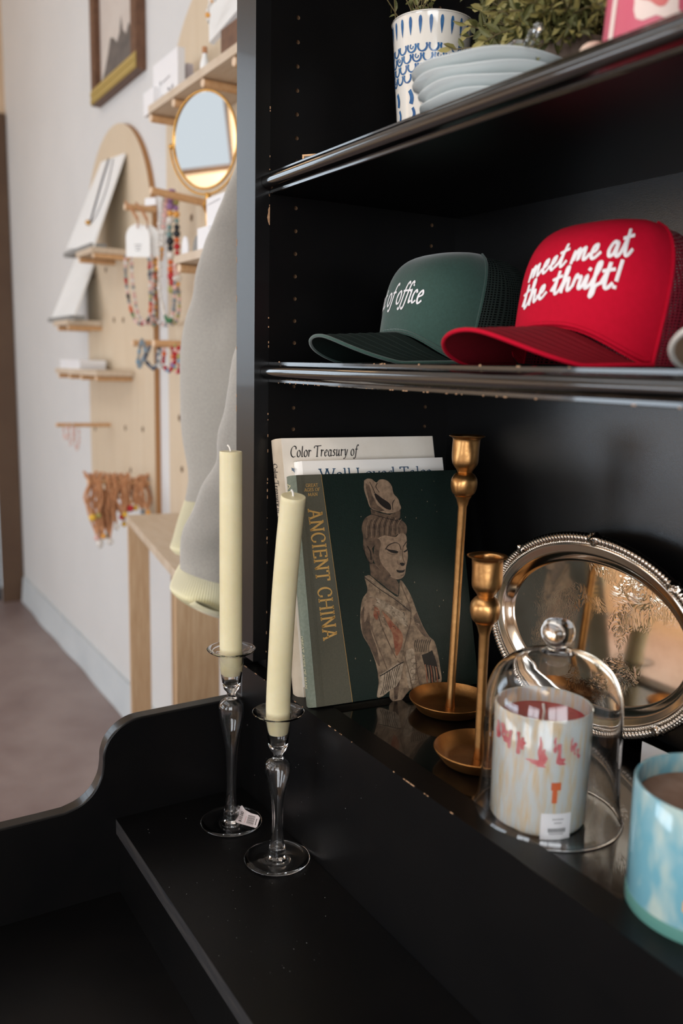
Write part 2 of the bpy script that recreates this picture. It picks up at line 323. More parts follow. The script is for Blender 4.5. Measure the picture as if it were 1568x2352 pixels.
# ------------------------------------------------------------------ lettering drawn with pen strokes
def arc(cx, cy, rx, ry, a0, a1, n=14):
    return [(cx + rx * math.cos(math.radians(a0 + (a1 - a0) * i / n)), cy + ry * math.sin(math.radians(a0 + (a1 - a0) * i / n))) for i in range(n + 1)]
def sf(x, y, w=0.09): return [(x - w, y), (x + w, y)]
def fs_(pts, n=5): return [(p.x, p.y) for p in cr([(a, b, 0) for a, b in pts], n)]
ROMAN = {
 'A': (0.68, [[(0.08,0),(0.35,0.7)], [(0.35,0.7),(0.60,0)], [(0.17,0.24),(0.51,0.24)], sf(0.08,0), sf(0.60,0), sf(0.30,0.7,0.06)]),
 'N': (0.72, [[(0.12,0),(0.12,0.7)], [(0.12,0.7),(0.60,0)], [(0.60,0),(0.60,0.7)], sf(0.12,0), sf(0.09,0.7,0.06), sf(0.60,0.7)]),
 'C': (0.66, [arc(0.36,0.35,0.29,0.36,48,312), [(0.555,0.62),(0.58,0.5)], [(0.555,0.08),(0.58,0.2)]]),
 'I': (0.30, [[(0.15,0),(0.15,0.7)], sf(0.15,0), sf(0.15,0.7)]),
 'E': (0.56, [[(0.12,0),(0.12,0.7)], [(0.04,0.7),(0.48,0.7)], [(0.04,0),(0.50,0)], [(0.12,0.37),(0.42,0.37)], [(0.48,0.7),(0.48,0.6)], [(0.50,0),(0.50,0.11)], [(0.42,0.42),(0.42,0.32)]]),
 'T': (0.62, [[(0.31,0),(0.31,0.7)], [(0.04,0.7),(0.58,0.7)], [(0.04,0.7),(0.04,0.58)], [(0.58,0.7),(0.58,0.58)], sf(0.31,0)]),
 'H': (0.74, [[(0.12,0),(0.12,0.7)], [(0.62,0),(0.62,0.7)], [(0.12,0.36),(0.62,0.36)], sf(0.12,0), sf(0.12,0.7), sf(0.62,0), sf(0.62,0.7)]),
 'G': (0.70, [arc(0.36,0.35,0.29,0.36,48,330), [(0.61,0.02),(0.61,0.3)], sf(0.6,0.3), [(0.555,0.62),(0.58,0.5)]]),
 'R': (0.64, [[(0.12,0),(0.12,0.7)], [(0.12,0.7),(0.3,0.7)] + arc(0.3,0.52,0.2,0.18,90,-90) + [(0.12,0.34)], [(0.3,0.34),(0.58,0)], sf(0.12,0), sf(0.1,0.7,0.06), sf(0.58,0,0.05)]),
 'S': (0.50, [fs_([(0.40,0.58),(0.26,0.71),(0.10,0.6),(0.14,0.45),(0.34,0.3),(0.40,0.14),(0.24,-0.01),(0.07,0.1)])]),
 'O': (0.76, [arc(0.38,0.35,0.31,0.36,0,360,24)]),
 'F': (0.54, [[(0.12,0),(0.12,0.7)], [(0.04,0.7),(0.48,0.7)], [(0.12,0.37),(0.40,0.37)], [(0.48,0.7),(0.48,0.6)], sf(0.12,0)]),
 'M': (0.86, [[(0.10,0),(0.14,0.7)], [(0.14,0.7),(0.42,0.05)], [(0.42,0.05),(0.70,0.7)], [(0.70,0.7),(0.75,0)], sf(0.10,0), sf(0.75,0)]),
 'W': (1.02, [[(0.06,0.7),(0.28,0)], [(0.28,0),(0.50,0.7)], [(0.50,0.7),(0.72,0)], [(0.72,0),(0.95,0.7)], sf(0.06,0.7), sf(0.50,0.7), sf(0.95,0.7)]),
 'L': (0.56, [[(0.12,0),(0.12,0.7)], [(0.04,0),(0.5,0)], [(0.5,0),(0.5,0.13)], sf(0.12,0.7)]),
 'e': (0.44, [[(0.07,0.25),(0.37,0.25)] + arc(0.22,0.22,0.16,0.23,8,310)]),
 'l': (0.26, [[(0.13,0),(0.13,0.72)], sf(0.13,0), [(0.04,0.70),(0.13,0.72)]]),
 'o': (0.50, [arc(0.25,0.22,0.19,0.23,0,360,20)]),
 'v': (0.48, [[(0.05,0.44),(0.23,0)], [(0.23,0),(0.42,0.44)], sf(0.05,0.44,0.06), sf(0.42,0.44,0.05)]),
 'd': (0.52, [arc(0.23,0.22,0.17,0.23,60,300,16), [(0.40,0),(0.40,0.72)], [(0.31,0.70),(0.40,0.72)], [(0.40,0),(0.47,0.0)]]),
 'a': (0.44, [fs_([(0.09,0.35),(0.2,0.45),(0.31,0.36),(0.31,0.02),(0.4,0.02)]), fs_([(0.31,0.26),(0.1,0.17),(0.12,0.01),(0.31,0.09)])]),
 's': (0.38, [fs_([(0.30,0.36),(0.18,0.45),(0.08,0.36),(0.20,0.23),(0.31,0.1),(0.18,-0.01),(0.06,0.08)])]),
 ' ': (0.28, []),
}
ITALIC = {
 'C': (0.60, [arc(0.36,0.35,0.27,0.36,55,305), [(0.53,0.64),(0.53,0.5)]]),
 'T': (0.58, [[(0.29,0),(0.29,0.69)], fs_([(0.0,0.56),(0.04,0.69),(0.3,0.69),(0.62,0.72)]), sf(0.29,0,0.08)]),
 'G': (0.62, [arc(0.36,0.35,0.27,0.36,55,330), [(0.58,0.04),(0.58,0.28)], sf(0.57,0.28,0.08)]),
 'o': (0.38, [arc(0.19,0.21,0.14,0.22,0,360,18)]),
 'l': (0.22, [fs_([(0.09,0.7),(0.09,0.1),(0.13,0.0),(0.2,0.05)])]),
 'r': (0.32, [fs_([(0.03,0.38),(0.08,0.42),(0.08,0.0)]), fs_([(0.08,0.24),(0.16,0.4),(0.27,0.38)])]),
 'e': (0.34, [fs_([(0.06,0.2),(0.26,0.3),(0.2,0.43),(0.07,0.3),(0.07,0.1),(0.16,0.0),(0.29,0.1)])]),
 'a': (0.40, [arc(0.17,0.21,0.12,0.22,40,330,14), fs_([(0.29,0.42),(0.28,0.08),(0.32,0.0),(0.39,0.06)])]),
 's': (0.31, [fs_([(0.24,0.38),(0.15,0.43),(0.08,0.34),(0.2,0.18),(0.18,0.03),(0.03,0.05)])]),
 'u': (0.41, [fs_([(0.03,0.38),(0.08,0.42),(0.07,0.1),(0.14,0.0),(0.28,0.2)]), fs_([(0.29,0.42),(0.28,0.08),(0.32,0.0),(0.4,0.06)])]),
 'y': (0.38, [fs_([(0.03,0.38),(0.09,0.42),(0.14,0.02)]), fs_([(0.32,0.42),(0.24,0.12),(0.1,-0.17),(-0.02,-0.18)])]),
 'f': (0.28, [fs_([(0.34,0.66),(0.26,0.72),(0.17,0.55),(0.11,0.0),(0.03,-0.2),(-0.08,-0.16)]), [(0.05,0.42),(0.28,0.42)]]),
 'i': (0.2, [fs_([(0.02,0.38),(0.08,0.42),(0.08,0.08),(0.12,0.0),(0.19,0.06)]), [(0.1,0.58),(0.1,0.60)]]),
 'c': (0.32, [fs_([(0.25,0.36),(0.17,0.43),(0.07,0.3),(0.07,0.1),(0.16,0.0),(0.28,0.08)])]),
 't': (0.25, [fs_([(0.11,0.6),(0.09,0.1),(0.14,0.0),(0.23,0.07)]), [(0.02,0.42),(0.22,0.42)]]),
 ' ': (0.2, []),
}
SCRIPT = {
 'm': (0.62, [fs_([(0.02,0.0),(0.06,0.36),(0.07,0.05),(0.13,0.3),(0.22,0.38),(0.24,0.05),(0.32,0.32),(0.42,0.37),(0.43,0.08),(0.5,0.02),(0.6,0.14)])]),
 'e': (0.34, [fs_([(-0.02,0.14),(0.18,0.22),(0.2,0.38),(0.1,0.36),(0.06,0.12),(0.16,0.0),(0.34,0.14)])]),
 't': (0.32, [fs_([(0.0,0.14),(0.14,0.5),(0.16,0.68),(0.12,0.3),(0.12,0.06),(0.2,0.0),(0.32,0.12)]), [(0.0,0.46),(0.3,0.5)]]),
 'a': (0.46, [fs_([(0.3,0.32),(0.18,0.4),(0.06,0.2),(0.1,0.02),(0.22,0.08),(0.31,0.38),(0.29,0.08),(0.36,0.0),(0.46,0.12)])]),
 'h': (0.44, [fs_([(0.0,0.12),(0.14,0.46),(0.17,0.7),(0.1,0.66),(0.07,0.0)]), fs_([(0.07,0.06),(0.16,0.32),(0.26,0.36),(0.27,0.08),(0.33,0.0),(0.44,0.12)])]),
 'r': (0.34, [fs_([(0.0,0.12),(0.08,0.42),(0.12,0.34),(0.23,0.34),(0.21,0.08),(0.26,0.0),(0.34,0.1)])]),
 'i': (0.24, [fs_([(0.0,0.1),(0.09,0.36),(0.08,0.06),(0.13,0.0),(0.24,0.12)]), [(0.12,0.52),(0.13,0.54)]]),
 'f': (0.30, [fs_([(0.0,0.12),(0.16,0.5),(0.18,0.7),(0.1,0.62),(0.08,0.1),(0.05,-0.24),(0.12,-0.16),(0.15,0.04),(0.3,0.14)])]),
 '!': (0.26, [[(0.16,0.7),(0.11,0.22)], [(0.09,0.03),(0.09,0.05)]]),
 ' ': (0.22, []),
}
PLAIN = {'$': (0.5, [fs_([(0.40,0.55),(0.26,0.66),(0.10,0.57),(0.14,0.43),(0.34,0.3),(0.40,0.16),(0.24,0.03),(0.07,0.13)]), [(0.25,0.76),(0.25,-0.06)]]),
 '1': (0.4, [[(0.08,0.55),(0.22,0.7),(0.22,0)]]), '0': (0.5, [arc(0.25,0.35,0.18,0.35,0,360,16)]), '.': (0.22, [[(0.1,0.0),(0.1,0.04)]]), ' ': (0.3, [])}
def layout(text, font, slant=0.0, track=0.0):
    x = 0; out = []
    for ch in text:
        adv, st = font[ch]
        for s_ in st: out.append([(x + px + slant * py, py) for px, py in s_])
        x += adv + track
    return out, x
def ribbon(mb, pts, fn, wmin, wmax, mi, nib=20, raise_=0.0, hump=False):
    q = [pts[0]]
    for p in pts[1:]:
        if math.hypot(p[0]-q[-1][0], p[1]-q[-1][1]) > 1e-5: q.append(p)
    if len(q) < 2: return
    n = len(q); L = []; Rr = []; Cc = []
    for i in range(n):
        a = q[max(i-1,0)]; b = q[min(i+1,n-1)]; dx, dy = b[0]-a[0], b[1]-a[1]; l = math.hypot(dx,dy) or 1e-9
        w = wmin + (wmax - wmin) * abs(math.sin(math.atan2(dy, dx) - math.radians(nib)))
        nx, ny = -dy/l*w/2, dx/l*w/2; ex = 0
        if i == 0: ex = -wmin*0.4
        if i == n-1: ex = wmin*0.4
        px, py = q[i][0]+dx/l*ex, q[i][1]+dy/l*ex
        L.append(fn(px+nx, py+ny, raise_)); Rr.append(fn(px-nx, py-ny, raise_)); Cc.append(fn(px, py, raise_ + (hump or 0)))
    if hump:
        vs = L + Cc + Rr; f = []
        for i in range(n-1): f += [(i, n+i, n+i+1, i+1), (n+i, 2*n+i, 2*n+i+1, n+i+1)]
        mb.add(vs, f, mi)
    else:
        mb.add(L + Rr, [(i, n+i, n+i+1, i+1) for i in range(n-1)], mi)
def text(mb, s, font, fn, mi, wmin=0.03, wmax=0.085, slant=0.0, track=0.02, nib=20, raise_=0.0, hump=False, fit=None, x0=0.0):
    st, w = layout(s, font, slant, track); k = (fit / w) if fit else 1.0
    for p in st: ribbon(mb, [(x0 + a * k, b) for a, b in p], fn, wmin, wmax, mi, nib, raise_, hump)
    return w
def px_text(mb, s, font, o, n, p0, p1, ptop, mi, capem=0.7, dist=0.0003, **k):
    """lettering printed on the plane (o, n), running from p0 to p1 with its capitals as tall as ptop"""
    a, b, t = onP(p0, o, n), onP(p1, o, n), onP(ptop, o, n)
    ux = (b - a).normalized(); nn = n.normalized(); uy = nn.cross(ux).normalized()
    if (t - a).dot(uy) < 0: uy = -uy
    em = abs((t - a).dot(uy)) / capem; w = (b - a).length / em
    def fn(u, v, r): return a + ux * (u * em) + uy * (v * em) + nn * (dist + r)
    text(mb, s, font, fn, mi, fit=w, **k)

# ------------------------------------------------------------------ the room
mb = MB(); mb.box((-4.6, -4.9, FLOOR - 0.06), (3.4, 0.75, FLOOR)); struct('floor', mb, FLOORM, smooth=0)
mb = MB(); mb.box((-4.6, -4.9, 2.25), (3.4, 0.75, 2.31)); struct('ceiling', mb, CEILM, smooth=0)
mb = MB(); mb.box((-4.6, 0.55, FLOOR), (3.4, 0.67, 2.25)); struct('wall_back', mb, WALLM, smooth=0)
XL = -4.26
mb = MB()                                        # left wall with a door opening and a window opening
mb.box((XL - 0.12, -4.75, FLOOR), (XL, -2.9, 2.25)); mb.box((XL - 0.12, -2.9, FLOOR), (XL, -1.6, -0.20)); mb.box((XL - 0.12, -2.9, 1.90), (XL, -1.6, 2.25))
mb.box((XL - 0.12, -1.6, FLOOR), (XL, -0.55, 2.25)); mb.box((XL - 0.12, -0.55, 1.25), (XL, 0.55, 2.25)); struct('wall_left', mb, WARMWALL, smooth=0)
mb = MB()
mb.box((-4.38, -4.72, FLOOR), (-4.05, -4.6, 2.25)); mb.box((-4.05, -4.72, FLOOR), (-0.65, -4.6, -0.80)); mb.box((-4.05, -4.72, 0.15), (-0.65, -4.6, 0.86)); mb.box((-4.05, -4.72, 1.98), (-0.65, -4.6, 2.25)); mb.box((-2.9, -4.72, 0.86), (-0.65, -4.6, 1.98))
mb.box((-0.65, -4.72, FLOOR), (0.75, -4.6, 2.25)); mb.box((0.75, -4.72, FLOOR), (2.45, -4.6, -0.75)); mb.box((0.75, -4.72, 0.75), (2.45, -4.6, 2.25)); mb.box((2.45, -4.72, FLOOR), (3.3, -4.6, 2.25))
struct('wall_front', mb, WARMWALL, smooth=0)
mb = MB(); mb.box((3.2, -4.6, FLOOR), (3.32, -3.6, 2.25)); mb.box((3.2, -1.0, FLOOR), (3.32, 0.55, 2.25)); mb.box((3.2, -3.6, FLOOR), (3.32, -1.0, -0.6)); mb.box((3.2, -3.6, 1.0), (3.32, -1.0, 2.25)); struct('wall_right', mb, WARMWALL, smooth=0)
def window(name, a, b, axis, n):                 # frame and mullions of a shop window
    mb = MB(); t = 0.05
    if axis == 'x':
        y0, y1 = a[1], b[1]
        mb.box((a[0], y0, a[2]), (b[0], y1, a[2] + t)); mb.box((a[0], y0, b[2] - t), (b[0], y1, b[2]))
        for i in range(n + 1):
            x = a[0] + (b[0] - a[0] - t) * i / n; mb.box((x, y0, a[2]), (x + t, y1, b[2]))
    else:
        x0, x1 = a[0], b[0]
        mb.box((x0, a[1], a[2]), (x1, b[1], a[2] + t)); mb.box((x0, a[1], b[2] - t), (x1, b[1], b[2]))
        for i in range(n + 1):
            y = a[1] + (b[1] - a[1] - t) * i / n; mb.box((x0, y, a[2]), (x1, y + t, b[2]))
    return struct(name, mb, FRAMEBROWN, smooth=0)
window('window_1', (-4.05, -4.70, -0.80), (-0.65, -4.64, 0.15), 'x', 3)
window('window_added_for_mirror', (-4.05, -4.70, 0.86), (-2.9, -4.64, 1.98), 'x', 1)  # unseen opening added so the table mirror reflects bright sky
window('window_2', (XL - 0.1, -2.9, -0.20), (XL - 0.04, -1.6, 1.90), 'y', 2)
window('window_3', (0.75, -4.70, -0.75), (2.45, -4.64, 0.75), 'x', 2)
window('window_4', (3.24, -3.6, -0.6), (3.30, -1.0, 1.0), 'y', 2)
# brown framed door in the left wall
dr = bpy.data.objects.new('door_1', None); COL.objects.link(dr); dr.location = (XL, 0, FLOOR); dr['kind'] = 'structure'
mb = MB(); mb.box((XL + 0.001, 0.425, FLOOR), (XL + 0.03, 0.545, 1.19)); mb.box((XL + 0.001, -0.60, FLOOR), (XL + 0.03, -0.49, 1.19)); mb.box((XL + 0.001, -0.6, 1.19), (XL + 0.03, 0.545, 1.305))
part(mb, 'door_frame', FRAMEBROWN, dr, smooth=0)
mb = MB(); mb.box((XL - 0.07, -0.49, FLOOR), (XL - 0.03, 0.425, -0.55)); mb.box((XL - 0.07, -0.49, 1.08), (XL - 0.03, 0.425, 1.19)); mb.box((XL - 0.07, -0.49, -0.55), (XL - 0.03, -0.38, 1.08)); mb.box((XL - 0.07, 0.35, -0.55), (XL - 0.03, 0.425, 1.08))
part(mb, 'door_panel', DARK, dr, smooth=0)
mb = MB(); mb.box((XL - 0.055, -0.38, -0.55), (XL - 0.045, 0.35, 1.08)); part(mb, 'glazing', GREYGLASS, dr, smooth=0)
# pale baseboard whose lower edge is ragged against the floor
mb = MB(); N = 60; top = []; bot = []
for i in range(N + 1):
    x = -4.2 + 7.3 * i / N; w = 0.012 + 0.016 * noise.noise((x * 2.6, 3, 0))
    top.append((x, 0.535, FLOOR + 0.15)); bot.append((x, 0.535 - max(0, w), FLOOR + 0.002))
mb.add([p for p in top] + [p for p in bot] + [(p[0], 0.549, p[2]) for p in top], [(i, N+1+i, N+2+i, i+1) for i in range(N)] + [(i, i+1, 2*(N+1)+i+1, 2*(N+1)+i) for i in range(N)])
struct('baseboard_back', mb, BASEB, smooth=0)

# ------------------------------------------------------------------ black hutch on its desk
XR = 1.50; SX = 0.053; YB = 0.305; ZL = -0.4015; ZP = -0.574; ZD = -0.676
hut = thing('hutch', 'black painted hutch desk with drilled side, two moulded shelves and curved end panel', 'hutch', (0.75, 0.1, FLOOR))
mb = MB(); mb.box((0, 0, -0.3855), (SX, 0.0195, 0.78))
rnd = random.Random(3)
for i in range(34):                              # chips along the inner edge of the stile
    z = rnd.choice([rnd.uniform(-0.38, 0.0), rnd.uniform(-0.38, 0.25), rnd.uniform(0.14, 0.30)]); h = rnd.uniform(0.0006, 0.004); w = rnd.uniform(0.0004, 0.0011)
    mb.box((SX - 0.0002, 0.0195 - w, z), (SX + 0.0003, 0.0197, z + h), 1)
for i in range(8):
    z = rnd.uniform(-0.16, 0.18); mb.box((-0.0003, -0.0003, z), (0.0006, 0.0006, z + rnd.uniform(0.002, 0.009)), 1)
mb.prism([(SX - 0.0002, y, z) for y, z in ((0.0196, 0.1655), (0.0188, 0.1662), (0.0172, 0.1700), (0.0163, 0.1740), (0.0168, 0.1775), (0.0176, 0.1800), (0.0174, 0.1835), (0.0186, 0.1868), (0.0196, 0.1872))], (0.0006, 0, 0), 1)
part(mb, 'stile', [BLACKEDGE, RAWWOOD], hut, smooth=0)
mb = MB(); mb.box((XR - SX, 0, -0.3855), (XR, 0.0195, 0.78)); part(mb, 'stile', [BLACK], hut, smooth=0)
# side panel with two columns of shelf-pin holes
pm = MB(); pm.box((0.022, 0.0195, -0.42), (SX, YB, 0.78)); panel = part(pm, 'side_panel', [BLACK, HOLE], hut, smooth=0)
cut = MB(); holes = []
for y in (0.0553, 0.264):
    z = 0.4068 - 0.0272 * 18
    while z < 0.5:
        if z > -0.39: holes.append((y, z))
        z += 0.0272
for y, z in holes:
    n = 14; vs = []
    for xx, rr in ((SX + 0.004, 0.0025), (SX - 0.009, 0.0025)):
        vs += [(xx, y + rr * math.cos(2*PI*k/n), z + rr * math.sin(2*PI*k/n)) for k in range(n)]
    cut.add(vs, [tuple(range(n)), tuple(reversed(range(n, 2*n)))] + [(k, n + k, n + (k+1) % n, (k+1) % n) for k in range(n)])
co = cut.build('cutter', [BLACK], hut, smooth=0, origin=hut.location, recalc=True)
bo = panel.modifiers.new('holes', 'BOOLEAN'); bo.operation = 'DIFFERENCE'; bo.object = co; bo.solver = 'EXACT'
bpy.context.view_layer.update()
dg = bpy.context.evaluated_depsgraph_get(); me2 = bpy.data.meshes.new_from_object(panel.evaluated_get(dg))
panel.modifiers.clear(); panel.data = me2; bpy.data.objects.remove(co)
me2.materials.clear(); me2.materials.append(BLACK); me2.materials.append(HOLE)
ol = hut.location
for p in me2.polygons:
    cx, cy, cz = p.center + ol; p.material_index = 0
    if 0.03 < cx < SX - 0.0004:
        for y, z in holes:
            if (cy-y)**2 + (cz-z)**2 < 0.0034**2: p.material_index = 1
mb = MB(); mb.box((XR - SX, 0.0195, -0.42), (XR - 0.022, YB, 0.78)); part(mb, 'side_panel', BLACK, hut, smooth=0)
mb = MB(); mb.box((0.022, YB, -0.42), (XR - 0.022, YB + 0.008, 0.78)); part(mb, 'back_panel', BLACKGRAIN, hut, smooth=0)
mb = MB(); mb.box((-0.015, -0.02, 0.78), (XR + 0.015, YB + 0.008, 0.81)); part(mb, 'hutch_top', BLACK, hut, smooth=0, bevel=0.004)
def shelf(zt):                                   # board with a bead between two small steps along its front
    zb = zt - 0.0262; zm = (zt + zb) / 2; r = 0.0083
    prof = [(YB, zb), (0.0205, zb), (0.0195, zb + 0.0008), (0.0195, zb + 0.0038), (0.0165, zb + 0.0044)]
    prof += [(0.0165 - r * math.cos(a), zm + r * math.sin(a)) for a in [math.radians(-84 + 168 * i / 14) for i in range(15)]]
    prof += [(0.0165, zt - 0.0044), (0.0195, zt - 0.0038), (0.0195, zt - 0.0008), (0.0205, zt), (YB, zt)]
    a, b = SX + 0.0006, XR - SX - 0.0006; n = len(prof); mb = MB()
    mb.add([(a, y, z) for y, z in prof] + [(b, y, z) for y, z in prof], [tuple(reversed(range(n))), tuple(range(n, 2*n))] + [(i, (i+1) % n, n + (i+1) % n, n + i) for i in range(n)])
    rn = random.Random(int(zt * 1000) + 5)
    for i in range(38):                          # knocks on the thin lower and upper arrises
        x = rn.uniform(a, 0.75); w = rn.uniform(0.0008, 0.004); zz = zb + 0.0002 if rn.random() < 0.7 else zt - 0.0008
        if zt > 0.1 and rn.random() < 0.93: continue
        mb.box((x, 0.0193, zz - 0.0003), (x + w, 0.0197, zz + rn.uniform(0.0004, 0.0012)), 1)
    mb.m[2] = 2; mb.m[2 + n - 1] = 2
    return part(mb, 'shelf', [BLACKGLOSS, RAWWOOD, BLACK], hut, smooth=30, recalc=True)
ZS, ZU = 0.0024, 0.228
shelf(ZS); shelf(ZU)
mb = MB(); mb.box((SX, 0.0305, ZL - 0.02), (XR - SX, YB, ZL)); part(mb, 'ledge', BLACKGLOSS, hut, smooth=0)
mb = MB(); mb.box((0.0227, -0.0015, ZP - 0.01), (XR - 0.0227, 0.0305, -0.3978))
for i in range(22):
    x = rnd.uniform(0.03, 0.5); mb.box((x, -0.0018, -0.3984), (x + rnd.uniform(0.001, 0.006), -0.0010, -0.39765), 1)
mb.box((0.1415, -0.0018, -0.4010), (0.1560, 0.0008, -0.39755), 1)
dz = random.Random(77)
for i in range(70):
    q = onY((dz.gauss(640, 90), dz.gauss(1760, 110)), -0.0015); r_ = dz.uniform(0.00012, 0.0005)
    if ZP + 0.003 < q.z < -0.402 and q.x > 0.03: mb.box((q.x, -0.00165, q.z), (q.x + r_ * 1.5, -0.0014, q.z + r_), 2)
part(mb, 'ledge_front', [BLACK, RAWWOOD, DUST], hut, smooth=0)
mb = MB(); mb.box((0.0242, -0.1765, ZP - 0.0205), (XR - 0.0242, -0.0018, ZP))
for i in range(80):
    q = onZ((dz.uniform(300, 760), dz.uniform(1825, 2250)), ZP); r_ = dz.uniform(0.00012, 0.00045)
    if -0.170 < q.y < -0.004 and q.x > 0.03: mb.box((q.x, q.y, ZP - 0.0002), (q.x + r_ * 1.6, q.y + r_, ZP + 0.0003), 1)
part(mb, 'step', [BLACK, DUST], hut, smooth=0)
mb = MB(); mb.box((0.0243, -0.1768, ZP - 0.0203), (XR - 0.0243, -0.1762, ZP - 0.0006)); part(mb, 'step_edge', EDGEWORN, hut, smooth=0)
mb = MB(); mb.box((0.0242, -0.1735, ZD), (XR - 0.0242, -0.1600, ZP - 0.0207)); part(mb, 'step_riser', BLACK, hut, smooth=0)
mb = MB(); mb.box((0.0242, -0.62, ZD - 0.03), (XR - 0.0242, YB, ZD)); part(mb, 'desk_top', BLACK, hut, smooth=0)
# curved end panels
gp = [(-0.62, -0.556), (-0.45, -0.5525), (-0.315, -0.5510), (-0.268, -0.5508)] + [(p.x, p.y) for p in cr([(-0.240,-0.5502,0),(-0.2202,-0.5445,0),(-0.2045,-0.5325,0),(-0.1945,-0.515,0),(-0.1912,-0.498,0),(-0.1902,-0.484,0),(-0.1838,-0.4675,0),(-0.1700,-0.4535,0),(-0.1520,-0.4458,0),(-0.13,-0.4446,0)], 4)] + [(-0.06, -0.4440), (-0.002, -0.4436), (-0.002, -0.388), (YB, -0.388), (YB, -0.78), (-0.62, -0.78)]
for x in (0.0040, XR - 0.0240):
    mb = MB(); mb.prism([(x, y, z) for y, z in gp], (0.0199, 0, 0)); mb.m = [0, 0] + [1] * (len(mb.m) - 2); part(mb, 'end_panel', [BLACK, BLACKEDGE], hut, smooth=30, bevel=0.0022, recalc=True)
for x in (0.004, XR - 0.044):
    mb = MB(); mb.box((x, -0.60, FLOOR), (x + 0.04, YB, -0.782)); part(mb, 'desk_side', BLACK, hut, smooth=0)
mb = MB(); mb.box((0.044, -0.58, -0.9), (XR - 0.044, -0.56, ZD - 0.031)); part(mb, 'desk_apron', BLACK, hut, smooth=0)
# ------------------------------------------------------------------ glass candlesticks with tapers
def candlestick(base, zs, label):
    """hollow blown stem: zs = heights above the step of (stem foot, bulb top, cup foot, cup lip)"""
    f, bt, cf, cl = zs
    t = thing('glass_candlestick', label, 'candlestick', base, 'pair of clear glass candlesticks')
    x, y, z = base
    mb = MB(); L = bt - f
    outer = [(0.0, 0.0006), (0.030, 0.0006), (0.0372, 0.0010), (0.0386, 0.0022), (0.0372, 0.0034), (0.030, 0.0030), (0.016, 0.0042), (0.0098, 0.0072)]
    stem = [(0.0, 0.0098), (0.04, 0.0088), (0.12, 0.0074), (0.25, 0.0064), (0.40, 0.0064), (0.55, 0.0076), (0.68, 0.0105), (0.78, 0.0138), (0.86, 0.0157), (0.92, 0.0158), (0.96, 0.0142), (0.985, 0.0105), (1.0, 0.0062)]
    sm = [(p.x, p.y) for p in cr([(r, f + L * s, 0) for s, r in stem], 3)]
    cup = [(0.0050, (bt + cf) / 2), (0.0058, cf), (0.0092, cf + 0.004), (0.0112, cf + 0.010), (0.0136, cf + 0.028), (0.0149, cl - 0.004), (0.0166, cl - 0.001), (0.0232, cl + 0.0015), (0.0292, cl + 0.0048), (0.0299, cl + 0.0060), (0.0290, cl + 0.0066), (0.0225, cl + 0.0034), (0.0158, cl + 0.0012), (0.0138, cl - 0.004), (0.0124, cf + 0.028), (0.0098, cf + 0.012), (0.0070, cf + 0.0075), (0.0, cf + 0.0066)]
    mb.lathe(outer + sm[1:] + cup, 40)
    inner = [(max(r - 0.0017 - 0.0006 * (1 - abs(2 * i / (len(sm) - 1) - 1)), 0.0012), zz) for i, (r, zz) in enumerate(sm[2:-2])]
    mb.lathe([(0.0, inner[0][1] - 0.003)] + inner + [(0.0, inner[-1][1] + 0.002)], 40, flip=True)
    mb2 = MB(); mb2.v = [(a + x, b + y, c + z) for a, b, c in mb.v]; mb2.f = mb.f; mb2.m = mb.m
    part(mb2, 'candlestick_body', GLASS, t, smooth=60)
    return t, cl, cf
def taper(pts, label, wick):
    t = thing('taper_candle', label, 'candle', pts[0], 'pair of ivory taper candles')
    c = cr(pts, 8); n = len(c)
    rr = [0.0112 + 0.0027 * min(1, i / (n * 0.16)) - 0.0004 * (i / n) for i in range(n)]; rr[0] = 0.0108
    d = (c[-1] - c[-2]).normalized()
    c += [c[-1] + d * 0.0008, c[-1] + d * 0.0009]; rr += [rr[-1] - 0.0006, rr[-1] - 0.0030]
    mb = MB(); mb.tube(c, rr, 36); part(mb, 'candle_body', WAX, t, smooth=50)
    mb = MB(); mb.tube(cr([c[-1] - d * 0.002, c[-1] + d * 0.004 + Vector(wick) * 0.35, c[-1] + d * 0.007 + Vector(wick)], 5), 0.0012, 8)
    part(mb, 'wick', WICK, t, smooth=60)
    return t
bA = onZ((531, 1889), ZP); bB = onZ((636, 1973), ZP)
hA = [onY((530.5, yy), bA.y).z - ZP for yy in (1868, 1602, 1588, 1500)]
hB = [onY((637.5, yy), bB.y).z - ZP for yy in (1950, 1741, 1728, 1644)]
cA, clA, cfA = candlestick(bA, hA, 'clear glass candlestick with a white price sticker on its foot')
cB, clB, cfB = candlestick(bB, hB, 'clear glass candlestick without a sticker, nearer the step edge')
def atY(p, y): return onY(p, y)
taper([Vector((bA.x, bA.y, ZP + cfA + 0.022)), onY((530, 1480), bA.y), onY((530, 1200), bA.y), onY((530, 1038), bA.y)], 'straight ivory taper candle in the glass candlestick with the price sticker', tuple(rt * -0.0042 + up * 0.0006))
taper([Vector((bB.x, bB.y, ZP + cfB + 0.024)), onY((639, 1600), bB.y), onY((650, 1400), bB.y), onY((662, 1250), bB.y), onY((673.5, 1141), bB.y)], 'bent ivory taper candle leaning to the right in its glass holder', tuple(rt * -0.003 + up * 0.0))
